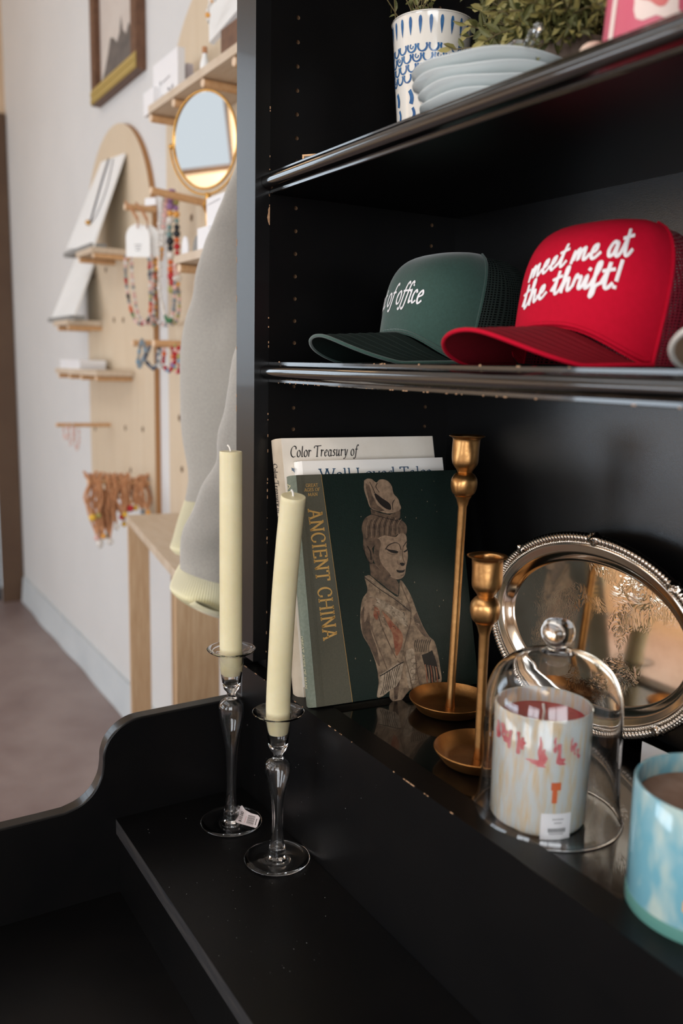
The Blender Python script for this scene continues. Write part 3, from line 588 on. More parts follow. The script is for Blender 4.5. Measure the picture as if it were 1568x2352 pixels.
# price sticker curling up from the foot
mb = MB()
s0, s1, s3 = onZ((541, 1893), ZP + 0.004), onZ((589, 1905), ZP + 0.004), onZ((552, 1864), ZP + 0.006)
ux = (s1 - s0); uy = (s3 - s0); uz = ux.cross(uy).normalized(); uz = uz if uz.z > 0 else -uz
def lab(u, v, r=0): return s0 + ux * u + uy * v + uz * (0.0012 + 0.006 * (max(0, 0.5 - u)) ** 2 + 0.004 * v * v + r)
nn = 12; outl = []
rp = [(0.06,0),(0.94,0.02),(1.0,0.12),(1.02,0.72),(0.9,0.84),(0.55,0.86),(0.25,0.95),(0.06,1.12),(0.0,1.02),(-0.06,0.5),(-0.04,0.1)]
nr = len(rp); mb.grid(lambda u, v: lab(0.48 + (rp[int(round(u * nr)) % nr][0] - 0.48) * v, 0.45 + (rp[int(round(u * nr)) % nr][1] - 0.45) * v), nr, 8, closeu=True)
def labr(u, v, r): return lab(0.20 - v * 0.17 + 0.02, 0.14 + u * 0.24, 0.0003 + r)
text(mb, '$10.00', PLAIN, labr, 1, wmin=0.07, wmax=0.12)
for i in range(12):
    v = 0.16 + i * 0.048; wv = 0.010 + 0.012 * ((i * 7) % 3) / 2
    mb.add([lab(0.46, v, 0.0003), lab(0.80, v, 0.0003), lab(0.80, v + wv, 0.0003), lab(0.46, v + wv, 0.0003)], [(0, 1, 2, 3)], 1)
for i in range(6):
    v = 0.2 + i * 0.07; mb.add([lab(0.36, v, 0.0003), lab(0.39, v, 0.0003), lab(0.39, v + 0.04, 0.0003), lab(0.36, v + 0.04, 0.0003)], [(0, 1, 2, 3)], 2)
    mb.add([lab(0.87, v, 0.0003), lab(0.91, v, 0.0003), lab(0.91, v + 0.05, 0.0003), lab(0.87, v + 0.05, 0.0003)], [(0, 1, 2, 3)], 1)
part(mb, 'price_sticker', [LABEL, INK, PINKINK], cA, smooth=0)

# ------------------------------------------------------------------ three books leaning on the side panel
BW = Vector((0.1272, 0.9919, 0)); BH = Vector((-0.2770, 0.0355, 0.9602)); BN = Vector((0.9524, -0.1221, 0.2792))
BO = onZ((745, 1622), -0.3958)
def bk(w, h, n): return BO + BW * w + BH * h + BN * n
def book(name, label, w0, w1, h0, h1, n0, n1, spine_round, mats, board=0.0022, sq=0.003):
    """mats: cover, spine, pages; n1 is the front board, n0 the rear one"""
    t = thing(name, label, 'book', bk(w0, h0, n0))
    def bx(mb, a, b, mi=0):
        (x0, y0, z0), (x1, y1, z1) = a, b
        vs = [bk(x, y, z) for x, y, z in ((x0,y0,z0),(x1,y0,z0),(x1,y1,z0),(x0,y1,z0),(x0,y0,z1),(x1,y0,z1),(x1,y1,z1),(x0,y1,z1))]
        mb.add(vs, [(0,3,2,1),(4,5,6,7),(0,1,5,4),(1,2,6,5),(2,3,7,6),(3,0,4,7)], mi)
    cov = MB(); bx(cov, (w0 + 0.004, h0, n1 - board), (w1, h1, n1)); 
    rear = MB(); bx(rear, (w0 + 0.004, h0, n0), (w1, h1, n0 + board))
    pg = MB(); bx(pg, (w0 + 0.003, h0 + sq, n0 + board), (w1 - sq, h1 - sq, n1 - board))
    sp = MB(); m = 12; k = n1 - n0
    prof = [(w0 + 0.0042 - spine_round * math.sin(PI * i / m) - 0.0042 * min(1, 6 * min(i, m - i) / m), n0 + k * i / m) for i in range(m + 1)]
    vs = [bk(a, h0, b) for a, b in prof] + [bk(a, h1, b) for a, b in prof] + [bk(a + 0.0016, h0, b) for a, b in prof] + [bk(a + 0.0016, h1, b) for a, b in prof]; q = m + 1
    fs = []
    for i in range(m):
        fs += [(i, i+1, q+i+1, q+i), (2*q+i, 3*q+i, 3*q+i+1, 2*q+i+1), (i, 2*q+i, 2*q+i+1, i+1), (q+i, q+i+1, 3*q+i+1, 3*q+i)]
    sp.add(vs, fs)
    return t, cov, rear, pg, sp
def spine_text(mb, s_, font, w0, n0, n1, rnd_, hs, he, nb, capn, mi, **k):
    def wsp(n):
        t_ = min(1, max(0, (n - n0) / (n1 - n0))); return w0 + 0.0042 - rnd_ * math.sin(PI * t_) - 0.0042 * min(1, 12 * min(t_, 1 - t_)) - 0.0006
    em = capn / 0.7
    def fn(u, v, r): return bk(wsp(nb + v * em), hs - u * em, nb + v * em)
    text(mb, s_, font, fn, mi, fit=(hs - he) / em, **k)
# 1 dark green book in front
t, cov, rear, pg, sp = book('book', 'dark green hardback with a carved figure printed on its cover, front of three', -0.0140, 0.2125, 0.0, 0.2752, -0.0195, 0.0, 0.004, None)
o0, nrm = bk(0, 0, 0.0), BN
def on(p, d=0.0003): return onP(p, o0, nrm) + BN * d
hinge = [on((678, 1090)), on((737, 1090)), on((811, 1633)), on((746, 1623))]
a0 = onP((737, 1090), o0, nrm) - BO; a1 = onP((811, 1632), o0, nrm) - BO
wst, wsb = a0.dot(BW), a1.dot(BW)
cov.add([bk(-0.0099, 0.0, 0.0002), bk(wsb, 0.0, 0.0002), bk(wst, 0.2752, 0.0002), bk(-0.0099, 0.2752, 0.0002)], [(0, 1, 2, 3)], 1)
cov.add([bk(wsb - 0.0002, 0.0, 0.00035), bk(wsb + 0.0002, 0.0, 0.00035), bk(wst + 0.0002, 0.2752, 0.00035), bk(wst - 0.0002, 0.2752, 0.00035)], [(0, 1, 2, 3)], 2)
for i in range(3):
    w_ = -0.0040 + i * 0.0016; cov.add([bk(w_, 0, 0.0004), bk(w_ + 0.0007, 0, 0.0003), bk(w_ + 0.0007, 0.2752, 0.0003), bk(w_, 0.2752, 0.0004)], [(0,1,2,3)], 1)
px_text(cov, 'ANCIENT CHINA', ROMAN, bk(0,0,0.0003), BN, (707.5, 1170), (743.5, 1473), (737.5, 1166), 2, wmin=0.045, wmax=0.10, track=0.05)
for s_, p0, p1, pt in (('GREAT', (702, 1118.5), (730.5, 1117.2), (702, 1111.5)), ('AGES OF', (698.5, 1128.8), (735, 1127.2), (698.5, 1121.8)), ('MAN', (707, 1139.5), (729.5, 1138.4), (707, 1132.5))):
    px_text(cov, s_, ROMAN, bk(0,0,0.0003), BN, p0, p1, pt, 2, wmin=0.05, wmax=0.11, track=0.04)
def cp(pts, d, mi, smooth=False):                # patch printed on the cover, coordinates of the cover study
    if smooth: pts = [(p.x, p.y) for p in cr([(a, b, 0) for a, b in pts + pts[:1]], 4)][:-1]
    vs = [on((660 + x / 3.409, 1060 + y / 3.409), d) for x, y in pts]
    cov.add(vs, [tuple(range(len(vs)))], mi)
def cl(pts, d, mi, w0=3.0, w1=6.0):
    q = [(p.x, p.y) for p in cr([(a, b, 0) for a, b in pts], 5)]
    ribbon(cov, q, lambda u, v, r: on((660 + u / 3.409, 1060 + v / 3.409), d), w0, w1, mi, nib=30)
e = 0.00012
cp([(600,905),(640,890),(700,940),(800,1020),(868,1055),(880,932),(920,970),(970,1060),(1010,1170),(1060,1290),(1110,1370),(1150,1410),(1175,1500),(1195,1620),(1203,1725),(1130,1742),(1060,1752),(960,1790),(915,1840),(890,1868),(835,1880),(800,1850),(795,1790),(740,1840),(700,1838),(712,1720),(690,1580),(640,1450),(585,1350),(568,1220),(585,1080),(625,1010)], e*2, 6, True)
cp([(640,790),(680,800),(760,870),(850,925),(872,960),(865,1050),(800,1010),(700,930),(650,890)], e*3, 5)
cp([(655,415),(610,440),(588,480),(580,530),(592,590),(595,690),(640,700),(690,640),(705,600),(760,578),(830,592),(875,562),(925,572),(932,510),(905,470),(870,455),(760,440)], e*3, 5, True)
cp([(598,640),(640,645),(665,700),(674,760),(660,800),(640,792),(612,740)], e*4, 5, True)
cp([(702,602),(760,578),(840,592),(880,562),(925,577),(932,640),(928,665),(938,700),(941,745),(936,780),(925,830),(917,885),(890,915),(850,922),(800,900),(760,870),(720,840),(684,800),(672,740),(682,650)], e*4, 3, True)
cp([(684,800),(672,740),(682,650),(702,602),(730,640),(715,720),(735,800),(800,880),(800,900),(740,858)], e*5, 5, True)
cp([(655,415),(648,372),(720,402),(800,418),(882,378),(880,440),(860,465),(780,450),(700,428)], e*4, 5)
cp([(598,150),(625,134),(660,140),(693,165),(715,145),(745,140),(785,155),(815,195),(828,250),(862,290),(876,330),(882,376),(800,408),(720,392),(650,365),(620,290),(598,220)], e*5, 3, True)
cp([(672,240),(705,262),(742,290),(785,318),(806,345),(806,378),(765,368),(722,334),(690,290)], e*6, 4, True)
cp([(652,365),(640,330),(612,210),(612,170),(640,190),(660,260),(700,340),(760,385),(720,392)], e*6, 5)
for l in ([(640,160),(668,215),(700,290),(745,345),(805,378)], [(835,300),(820,330),(822,378)], [(655,412),(720,430),(800,452),(860,463)], [(700,170),(690,200),(715,240)]): cl(l, e*7, 4)
for i in range(13):                              # combed hair
    x = 612 + i * 21; cl([(x + 26, 430 + 4 * abs(i - 7)), (x + 12 - i, 490), (x + 4 - i * 0.6, 540 + (i % 3) * 8), (x + 2, 585 - i * 1.2 + (14 if i < 4 else 0))], e*5, 4 if i % 2 else 3, 2.0, 4.0)
cl([(596,660),(604,720),(640,790),(662,800)], e*6, 4, 3, 5); cl([(625,665),(648,710),(652,770)], e*6, 4, 5, 9)
cl([(765,688),(790,655),(840,636),(872,650),(886,690)], e*6, 4, 4, 7); cl([(905,665),(925,635),(932,628)], e*6, 4, 4, 6)      # brows
cp([(762,680),(800,690),(840,696),(866,708),(845,720),(800,708)], e*6, 4, True); cp([(905,706),(922,694),(936,684),(932,702),(912,712)], e*6, 4, True)
cl([(775,712),(820,728),(860,722)], e*6, 5, 3, 5)
cp([(876,796),(896,792),(916,800),(908,816),(886,814)], e*6, 4, True); cl([(905,668),(896,720),(905,770),(918,798)], e*6, 5, 3, 6); cl([(862,776),(862,800),(876,808)], e*6, 5, 3, 5)                       # nostril
cp([(872,740),(890,742),(888,770),(872,768)], e*6, 8)
cp([(850,846),(880,853),(908,850),(916,842),(910,864),(880,872),(856,864)], e*6, 4, True); cp([(850,872),(882,888),(914,876),(908,892),(878,900),(856,888)], e*7, 6, True)
cl([(600,908),(640,938),(720,1000),(815,1062),(880,1110),(960,1175)], e*6, 4, 5, 8); cl([(605,897),(650,925),(730,985),(820,1045),(885,1092)], e*7, 8, 5, 8)
cl([(880,940),(905,1010),(940,1090),(965,1170)], e*6, 5, 4, 7); cl([(965,1175),(960,1260),(930,1370),(905,1470)], e*6, 5, 4, 7)
cp([(735,1165),(790,1218),(832,1272),(892,1340),(902,1400),(880,1480),(850,1522),(836,1450),(820,1350),(786,1280)], e*4, 7, True)
cp([(680,1130),(720,1170),(700,1240),(672,1200)], e*4, 7, True)
cp([(640,1050),(730,1080),(850,1150),(930,1210),(925,1290),(840,1230),(740,1150),(660,1110)], e*3, 8, True)
cp([(575,1180),(620,1100),(640,1180),(650,1320),(700,1470),(720,1600),(690,1560),(640,1440),(588,1340)], e*3, 5, True)
cp([(1010,1180),(1050,1280),(1100,1370),(1060,1360),(1010,1290),(985,1220)], e*3, 5, True); cp([(930,1480),(985,1470),(1000,1600),(990,1740),(950,1770),(925,1620)], e*3, 8, True); cp([(600,1100),(650,1060),(700,1090),(640,1180),(600,1260)], e*4, 3, True); cp([(820,1620),(900,1600),(880,1700),(860,1860),(835,1870)], e*3, 5)
for l in ([(700,1180),(740,1300),(800,1440),(850,1540)], [(640,1260),(690,1400),(740,1530),(775,1620)], [(905,1480),(930,1580),(960,1700),(975,1780)], [(1000,1520),(1010,1620),(1030,1740)], [(860,1560),(905,1600)]): cl(l, e*5, 5, 4, 8)
cp([(720,1672),(790,1625),(862,1575),(905,1582),(885,1700),(850,1760),(800,1792),(745,1838),(697,1842),(712,1760)], e*5, 8)
for i in range(7): cl([(880 - i * 20, 1590 + i * 12), (850 - i * 17, 1680 + i * 14), (840 - i * 19, 1762 + i * 11)], e*6, 4, 2, 4)
cl([(722,1680),(790,1640),(850,1600),(905,1570)], e*7, 4, 4, 8)
cp([(1048,1515),(1090,1500),(1130,1478),(1160,1556),(1192,1700),(1150,1720),(1112,1742),(1085,1650)], e*5, 4)
for i in range(5): cl([(1075 + i * 20, 1590 + i * 4), (1085 + i * 20, 1650), (1092 + i * 20, 1732)], e*6, 6 if i % 2 else 7, 5, 10)
for i in range(8): cl([(1000 + i * 17, 1400 - (i % 2) * 6), (992 + i * 16, 1440), (1005 + i * 14, 1490)], e*6, 4, 3, 5)
for i in range(5): cl(arc(985 + 20 * (i % 2), 1560 + i * 42, 26, 20, 0, 300, 10), e*6, 5, 2, 4)
rn = random.Random(11)
for i in range(46):
    x, y = rn.uniform(660, 1010), rn.uniform(1030, 1300)
    if x < 600 + (y - 1030) * 0.1 or x > 930 + (y - 1030) * 0.33: continue
    cl([(x, y), (x + rn.uniform(6, 16), y + rn.uniform(-6, 10)), (x + rn.uniform(10, 24), y + rn.uniform(4, 20))], e*6, rn.choice([5, 5, 4, 8]), 2, 5)
for i in range(40):
    x, y = rn.uniform(300, 1380), rn.uniform(120, 1700); s_ = rn.uniform(1, 3.0)
    cov.add([on((660 + (x + dx * s_) / 3.409, 1060 + (y + dy * s_ * 2) / 3.409), 0.0016 if 570 < x < 1200 else 0.0004) for dx, dy in ((-1, -1), (1, -1), (1, 1), (-1, 1))], [(0, 1, 2, 3)], 8)
part(cov, 'front_cover', [GREENBK, CLOTH, GOLDINK, ST[0], ST[1], ST[2], ST[3], ST[4], ST[5]], t, smooth=0)
part(rear, 'rear_cover', GREENBK, t, smooth=0); part(pg, 'page_block', PAGES, t, smooth=0)
spine_text(sp, 'ANCIENT CHINA', ROMAN, -0.0140, -0.0195, 0.0, 0.004, 0.267, 0.165, -0.0105, 0.0062, 1, wmin=0.06, wmax=0.12, track=0.04)
spine_text(sp, 'GREAT AGES OF MAN', ROMAN, -0.0140, -0.0195, 0.0, 0.004, 0.084, 0.022, -0.0090, 0.0036, 1, wmin=0.06, wmax=0.12)
part(sp, 'spine', [CLOTHSP, PALEGOLD], t, smooth=40)
# 2 white book behind it
t, cov, rear, pg, sp = book('book', 'white hardback with blue title letters, middle of three leaning books', 0.0030, 0.206, 0.002, 0.2955, -0.0370, -0.0205, 0.003, None)
px_text(cov, 'Well Loved Tales', ROMAN, bk(0,0,-0.0203), BN, (734, 1102), (993, 1094), (734, 1077.5), 1, wmin=0.03, wmax=0.10, track=0.015)
part(cov, 'front_cover', [WHITEBK, BLUEINK], t, smooth=0); part(rear, 'rear_cover', WHITEBK, t, smooth=0); part(pg, 'page_block', PAGES, t, smooth=0)
for i in range(4): ribbon(sp, [(0.2900 - i * 0.0013, -0.034 + i * 0.0008), (0.2880 - i * 0.0010, -0.028 + i * 0.0006), (0.2865 - i * 0.0014, -0.024)], lambda u, v, r: bk(-0.0006 - 0.003 * math.sin(PI * (v + 0.037) / 0.0165), u, v), 0.0004, 0.0008, 1)
part(sp, 'spine', [WHITEBK, BLUEINK], t, smooth=40)
# 3 cream book at the back
t, cov, rear, pg, sp = book('book', 'tall cream hardback with black italic title, rearmost of three leaning books', -0.0150, 0.2045, 0.004, 0.3278, -0.0620, -0.0380, 0.004, None)
px_text(cov, 'Color Treasury of', ITALIC, bk(0,0,-0.0378), BN, (664.5, 1050), (820.5, 1046), (664.5, 1025.5), 2, wmin=0.022, wmax=0.085, slant=0.22, track=0.015, nib=35)
o3 = bk(0, 0, -0.0380)
q = [onP(p, o3, BN) + BN * 0.0003 for p in ((667, 1060), (900, 1055), (930, 1400), (716, 1552))]
h_ = [(v - BO).dot(BH) for v in q]; w_ = [(v - BO).dot(BW) for v in q]
hb = (onP((714, 1553), o3, BN) - BO).dot(BH)
cov.add([bk(0.006, hb, -0.0377), bk(0.19, hb, -0.0377), bk(0.19, h_[0], -0.0377), bk(0.006, h_[0], -0.0377)], [(0, 1, 2, 3)], 1)
cov.add([bk(-0.0105, 0.004, -0.0378), bk(0.2045, 0.004, -0.0378), bk(0.2045, 0.021, -0.0378), bk(-0.0105, 0.021, -0.0378)], [(0, 1, 2, 3)], 3)
part(cov, 'front_cover', [CREAM, PICGREY, INK, CREAMSP], t, smooth=0); part(rear, 'rear_cover', CREAM, t, smooth=0); part(pg, 'page_block', PAGES, t, smooth=0)
spine_text(sp, 'Color Treasury of Gla', ITALIC, -0.0150, -0.0620, -0.0380, 0.004, 0.2985, 0.220, -0.0510, 0.0085, 1, wmin=0.03, wmax=0.09, slant=0.2)
part(sp, 'spine', [CREAMSP, INK], t, smooth=40)

# ------------------------------------------------------------------ brass candlesticks
def brass(base, H, rplate, lean, label):
    t = thing('brass_candlestick', label, 'candlestick', base, 'brass candlesticks on the ledge'); x, y, z = base
    def wob(r, zz, g, i): return r * (1 + 0.02 * math.sin(3 * g + zz * 90) + 0.015 * math.sin(5 * g - zz * 140)), zz
    L = Vector(lean)
    def ax(p): return Vector((p.x, p.y, p.z)) + L * p.z
    mb = MB(); rp = rplate
    mb.lathe([(0, 0.0008), (rp * 0.70, 0.0008), (rp * 0.80, 0.002), (rp * 0.97, 0.0125), (rp, 0.0150), (rp * 0.985, 0.0158), (rp * 0.955, 0.0138), (rp * 0.80, 0.0052), (rp * 0.66, 0.0034), (0.0, 0.0036)], 64, c=(x, y, z))
    part(mb, 'drip_plate', [BRASSIN], t, smooth=50)
    mb = MB(); mb.lathe([(0.0062, 0.003), (0.0056, 0.0075), (0.0050, 0.012), (0.0048, H * 0.45), (0.0052, H - 0.082), (0.0075, H - 0.073), (0.0098, H - 0.069), (0.0092, H - 0.0685)], 24, c=(x, y, z), axis=ax); part(mb, 'stem', BRASS, t, smooth=50)
    mb = MB(); mb.lathe([(p.x, p.y) for p in cr([(0.0085, H - 0.0690, 0), (0.0128, H - 0.0655, 0), (0.0150, H - 0.0575, 0), (0.0146, H - 0.0500, 0), (0.0115, H - 0.0445, 0), (0.0080, H - 0.0418, 0)], 4)], 36, c=(x, y, z), mod=wob, axis=ax); part(mb, 'knop', BRASS, t, smooth=60)
    mb = MB(); mb.lathe([(p.x, p.y) for p in cr([(0.0078, H - 0.0425, 0), (0.0098, H - 0.0385, 0), (0.0140, H - 0.0325, 0), (0.0152, H - 0.0250, 0), (0.0153, H - 0.010, 0), (0.0158, H - 0.0035, 0), (0.0196, H - 0.0012, 0), (0.0198, H, 0), (0.0150, H - 0.0012, 0), (0.0142, H - 0.008, 0), (0.0138, H - 0.026, 0), (0.0, H - 0.030, 0)], 3)], 36, c=(x, y, z), mod=wob, axis=ax); part(mb, 'candle_cup', BRASS, t, smooth=60)
    return t
b1 = onZ((1033, 1622), ZL + 0.004); b1.z = ZL; b2 = onZ((1099, 1740), ZL + 0.004); b2.z = ZL
tp1 = onP((1072, 1000), b1, Vector((0.76, -0.65, 0))); tp2 = onP((1120, 1276), b2, Vector((0.76, -0.65, 0)))
ln1 = (tp1 - b1); ln2 = (tp2 - b2)
brass(b1, ln1.z, 0.0490, (ln1.x / ln1.z, ln1.y / ln1.z, 0), 'tall brass candlestick with round drip plate in front of the green book')
brass(b2, ln2.z, 0.0470, (ln2.x / ln2.z, ln2.y / ln2.z, 0), 'short brass candlestick with round drip plate beside the glass dome')

# ------------------------------------------------------------------ oval silver tray leaning on the back panel
TA, TB = 0.1610, 0.1105; yb_, yt_ = 0.258, 0.270
TU = Vector((0, (yt_ - yb_), (-0.19 - ZL))).normalized(); TX = Vector((1, 0, 0)); TN = TX.cross(TU); TN = TN if TN.y < 0 else -TN
TO = Vector((0.3830, yb_, ZL)) + TU * 0.1118
tt = thing('serving_tray', 'oval silver serving tray with beaded rim leaning against the back panel', 'tray', TO - TU * 0.111)
th0 = math.radians(0.5)
def tr(u, v, n):
    x = u * math.cos(th0) - v * math.sin(th0); y = u * math.sin(th0) + v * math.cos(th0); return TO + TX * x + TU * y + TN * n
def ring(da, n):
    return lambda g: tr((TA - da) * math.cos(g), (TB - da) * math.sin(g), n)
mb = MB(); NS = 120; wa = 0.034
rows = [(k / 8, 0.0) for k in range(1, 9)]
vs = [tr(0, 0, 0)]; fs = []
for s_, _ in rows:
    for k in range(NS): g = 2*PI*k/NS; vs.append(tr((TA - wa) * s_ * math.cos(g), (TB - wa) * s_ * math.sin(g), 0))
for k in range(NS): fs.append((0, 1 + k, 1 + (k+1) % NS))
for r_ in range(len(rows) - 1):
    for k in range(NS): k2 = (k+1) % NS; fs.append((1+r_*NS+k, 1+(r_+1)*NS+k, 1+(r_+1)*NS+k2, 1+r_*NS+k2))
mb.add(vs, fs); part(mb, 'tray_well', SILVERWELL, tt, smooth=40)
mb = MB()
prof = [(wa, 0), (wa - 0.001, 0.0004), (wa - 0.004, 0.0030), (wa - 0.009, 0.0085), (wa - 0.013, 0.0110), (0.0165, 0.0118), (0.0150, 0.0128), (0.0135, 0.0130), (0.0115, 0.0122), (0.0095, 0.0122)]
mb.grid(lambda u, v: ring(*prof[int(round(v * (len(prof)-1)))])(2*PI*u), NS, len(prof)-1, closeu=True)
part(mb, 'tray_wall', SILVER, tt, smooth=50)
mb = MB()
NB = 190
def border(u, v):
    g = 2*PI*u; k = u * NB; a = PI * v
    clus = max(0.0, math.cos(g * 8 / 1.0)) ** 26
    rr = 0.0043 * (1 + 0.20 * abs(math.sin(PI * (k + 0.35 * math.cos(a)))) * (1 - clus) + clus * (0.50 + 0.30 * math.sin(5 * a + 60 * g)))
    return ring(0.0050 + math.cos(a) * rr * 1.15, 0.0115 + math.sin(a) * rr)(g)
mb.grid(border, NB * 8, 10, closeu=True)
def beads(u, v):
    g = 2*PI*u; a = PI * v; rr = 0.0013 * (0.35 + abs(math.sin(PI * u * 260))); return ring(0.0112 + math.cos(a) * rr, 0.0122 + math.sin(a) * rr)(g)
mb.grid(beads, 1040, 5, closeu=True)
part(mb, 'tray_border', SILVER, tt, smooth=60)
mb = MB(); mb.grid(lambda u, v: ring(-0.0002 + (wa + 0.0002) * v, 0.0104 - 0.0128 * min(1, v * 1.1))(2*PI*u), NS, 8, closeu=True); part(mb, 'tray_back', SILVER, tt, smooth=50)
# small white card at the foot of the tray
c_ = onY((1556, 1702), 0.2); mb = MB(); mb.box((0.485, 0.236, ZL + 0.0005), (0.535, 0.2366, ZL + 0.026)); o = mb.build('price_card', WHITE, smooth=0); tag(o, 'small white card standing at the foot of the silver tray', 'card')

# ------------------------------------------------------------------ candle under a glass dome, blue candle
dc = Vector((0.5095, 0.0805, ZL)); ZT = onY((1290, 1422), dc.y).z - ZL
t = thing('glass_cloche', 'clear glass dome with round knob standing over the white jar candle', 'cloche', dc)
mb = MB(); H1 = ZT - 0.0285                       # top of the dome below the knob
out = [(0.0670, 0.0002), (0.0676, 0.0012), (0.0655, 0.006), (0.0632, 0.022), (0.0618, 0.05), (0.0612, 0.08), (0.0604, H1 - 0.048), (0.0570, H1 - 0.032), (0.0500, H1 - 0.019), (0.0385, H1 - 0.0095), (0.0250, H1 - 0.0042), (0.0130, H1 - 0.0015)]
outs = [(p.x, p.y) for p in cr([(a, b, 0) for a, b in out], 4)]
knob = [(p.x, p.y) for p in cr([(0.0130, H1 - 0.0015, 0), (0.0088, H1 + 0.0008, 0), (0.0080, H1 + 0.0035, 0), (0.0120, H1 + 0.0075, 0), (0.0146, H1 + 0.0140, 0), (0.0140, H1 + 0.0205, 0), (0.0095, H1 + 0.0262, 0), (0.0, ZT - ZT + H1 + 0.0285, 0)], 5)]
inn = [(max(r - 0.0022, 0), zz - 0.0022 if zz > 0.1 else zz) for r, zz in outs]
inn[0] = (0.0652, 0.0002); inn[-1] = (0.0, H1 - 0.0042)
loop = list(reversed(inn)) + outs + knob[1:]
mb.lathe(loop, 72, c=dc); part(mb, 'dome', GLASS, t, smooth=70)
def jar(c, r, h, wall, base, matj, label, name, group=None):
    t = thing(name, label, 'candle', c, group)
    mb = MB(); k = 0.006
    o_ = [(0, 0.0004), (r - k, 0.0004), (r - k * 0.4, 0.0014), (r, k), (r * 1.005, h * 0.5), (r, h - 0.001), (r - 0.0008, h), (r - wall, h - 0.0006), (r - wall, h * 0.5), (r - wall, base + 0.004), (r - wall - 0.004, base), (0, base)]
    mb.lathe(o_, 64, c=c); part(mb, 'jar', matj, t, smooth=45)
    return t
jc = Vector((0.5082, 0.0700, ZL)); jr = 0.0428; jh = 0.1085
t = jar(jc, jr, jh, 0.0022, 0.006, JARWHITE, 'white and gold speckled glass jar candle with red wax under the dome', 'jar_candle', 'art glass jar candles')
mb = MB(); mb.lathe([(0, 0.008), (jr - 0.003, 0.008), (jr - 0.003, jh - 0.014), (jr - 0.006, jh - 0.0150), (0, jh - 0.0152)], 48, c=jc); wx = part(mb, 'wax', WAXRED, t, smooth=40)
mb = MB(); mb.tube([jc + Vector((0.004, -0.004, jh - 0.015)), jc + Vector((0.005, -0.004, jh - 0.006)), jc + Vector((0.004, -0.005, jh + 0.001))], 0.0012, 8); part(mb, 'wick', WICK, t, smooth=50)
def curved(c, r, a0, a1, z0, z1, n=8, d=0.0006):
    return lambda u, v: Vector((c.x + (r + d) * math.cos(a0 + (a1 - a0) * u), c.y + (r + d) * math.sin(a0 + (a1 - a0) * u), c.z + z0 + (z1 - z0) * v))
# drips of red and a small orange fleck in the glass
va = math.atan2(CAM.y - jc.y, CAM.x - jc.x)
rn = random.Random(21); mb = MB()
for a_, w_, z0, z1 in ((-0.86, 0.05, 0.083, 0.096), (-0.74, 0.08, 0.080, 0.091), (-0.66, 0.03, 0.076, 0.093), (-0.45, 0.04, 0.074, 0.094), (-0.38, 0.05, 0.079, 0.090), (-0.02, 0.035, 0.070, 0.094), (-0.02, 0.14, 0.0665, 0.0725), (0.07, 0.04, 0.072, 0.083), (0.27, 0.03, 0.080, 0.094), (0.35, 0.04, 0.070, 0.088), (0.43, 0.06, 0.069, 0.075), (0.62, 0.03, 0.080, 0.093), (0.70, 0.05, 0.077, 0.088), (0.80, 0.04, 0.073, 0.082), (-1.05, 0.07, 0.080, 0.096)):
    fn = curved(jc, jr, va + a_ - w_ * 1.4, va + a_ + w_ * 1.4, z0, z1); sd = rn.uniform(0, 50)
    mb.grid(lambda u, v: fn(0.5 + (u - 0.5) * (0.62 + 0.75 * noise.noise((v * 3.1, sd, 0))) + 0.35 * noise.noise((v * 2.6, sd + 9, 0)), v), 4, 9)
mb.grid(curved(jc, jr, va + 0.27, va + 0.37, 0.034, 0.052), 3, 3, 1); mb.grid(curved(jc, jr, va + 0.24, va + 0.44, 0.046, 0.053), 3, 3, 1)
part(mb, 'glass_flecks', [REDFLECK, B['orange']], t, smooth=40)
mb = MB(); f0 = curved(jc, jr, va + 0.08, va + 0.70, 0.0005, 0.0245, d=0.0009); mb.grid(f0, 8, 2)
for i in range(14):
    u0 = 0.24 + i * 0.042; f1 = curved(jc, jr, va + 0.08, va + 0.70, 0.0005, 0.0245, d=0.0012); mb.add([f1(u0, 0.28), f1(u0 + 0.024, 0.28), f1(u0 + 0.024, 0.44), f1(u0, 0.44)], [(0, 1, 2, 3)], 1)
for z_, a_, b_ in ((0.76, 0.36, 0.74), (0.62, 0.42, 0.68), (0.2, 0.28, 0.76)):
    k = 9
    for i in range(k):
        u0 = a_ + (b_ - a_) * i / k; mb.add([f1(u0, z_), f1(u0 + (b_ - a_) / k * 0.6, z_), f1(u0 + (b_ - a_) / k * 0.6, z_ + 0.05), f1(u0, z_ + 0.05)], [(0, 1, 2, 3)], 2)
part(mb, 'price_label', [WHITE, INK, GREYINK], t, smooth=40)
bc = Vector((0.6760, 0.0790, ZL)); br = 0.0560; bh = 0.1010
t = jar(bc, br, bh, 0.0028, 0.012, JARBLUE, 'pale blue mottled glass jar candle with brown wax at the right edge', 'jar_candle', 'art glass jar candles')
mb = MB(); mb.lathe([(br + 0.0004, 0.0025), (br + 0.0008, 0.006), (br + 0.0008, 0.011), (br + 0.0004, 0.0135)], 64, c=bc); part(mb, 'glass_base', JARBLUEBASE, t, smooth=50)
mb = MB(); mb.lathe([(0, 0.013), (br - 0.0035, 0.013), (br - 0.0035, bh - 0.0155), (br - 0.008, bh - 0.0165), (0, bh - 0.0166)], 48, c=bc); part(mb, 'wax', BROWNLBL, t, smooth=40)
mb = MB(); mb.tube([bc + Vector((0, 0, bh - 0.017)), bc + Vector((0.001, 0, bh - 0.006))], 0.0012, 8); part(mb, 'wick', WICK, t, smooth=50)
mb = MB(); vb = math.atan2(CAM.y - bc.y, CAM.x - bc.x)
mb.grid(curved(bc, br, vb - 0.22, vb - 0.10, 0.028, 0.036), 3, 3); part(mb, 'amber_fleck', B['amber'], t, smooth=40)
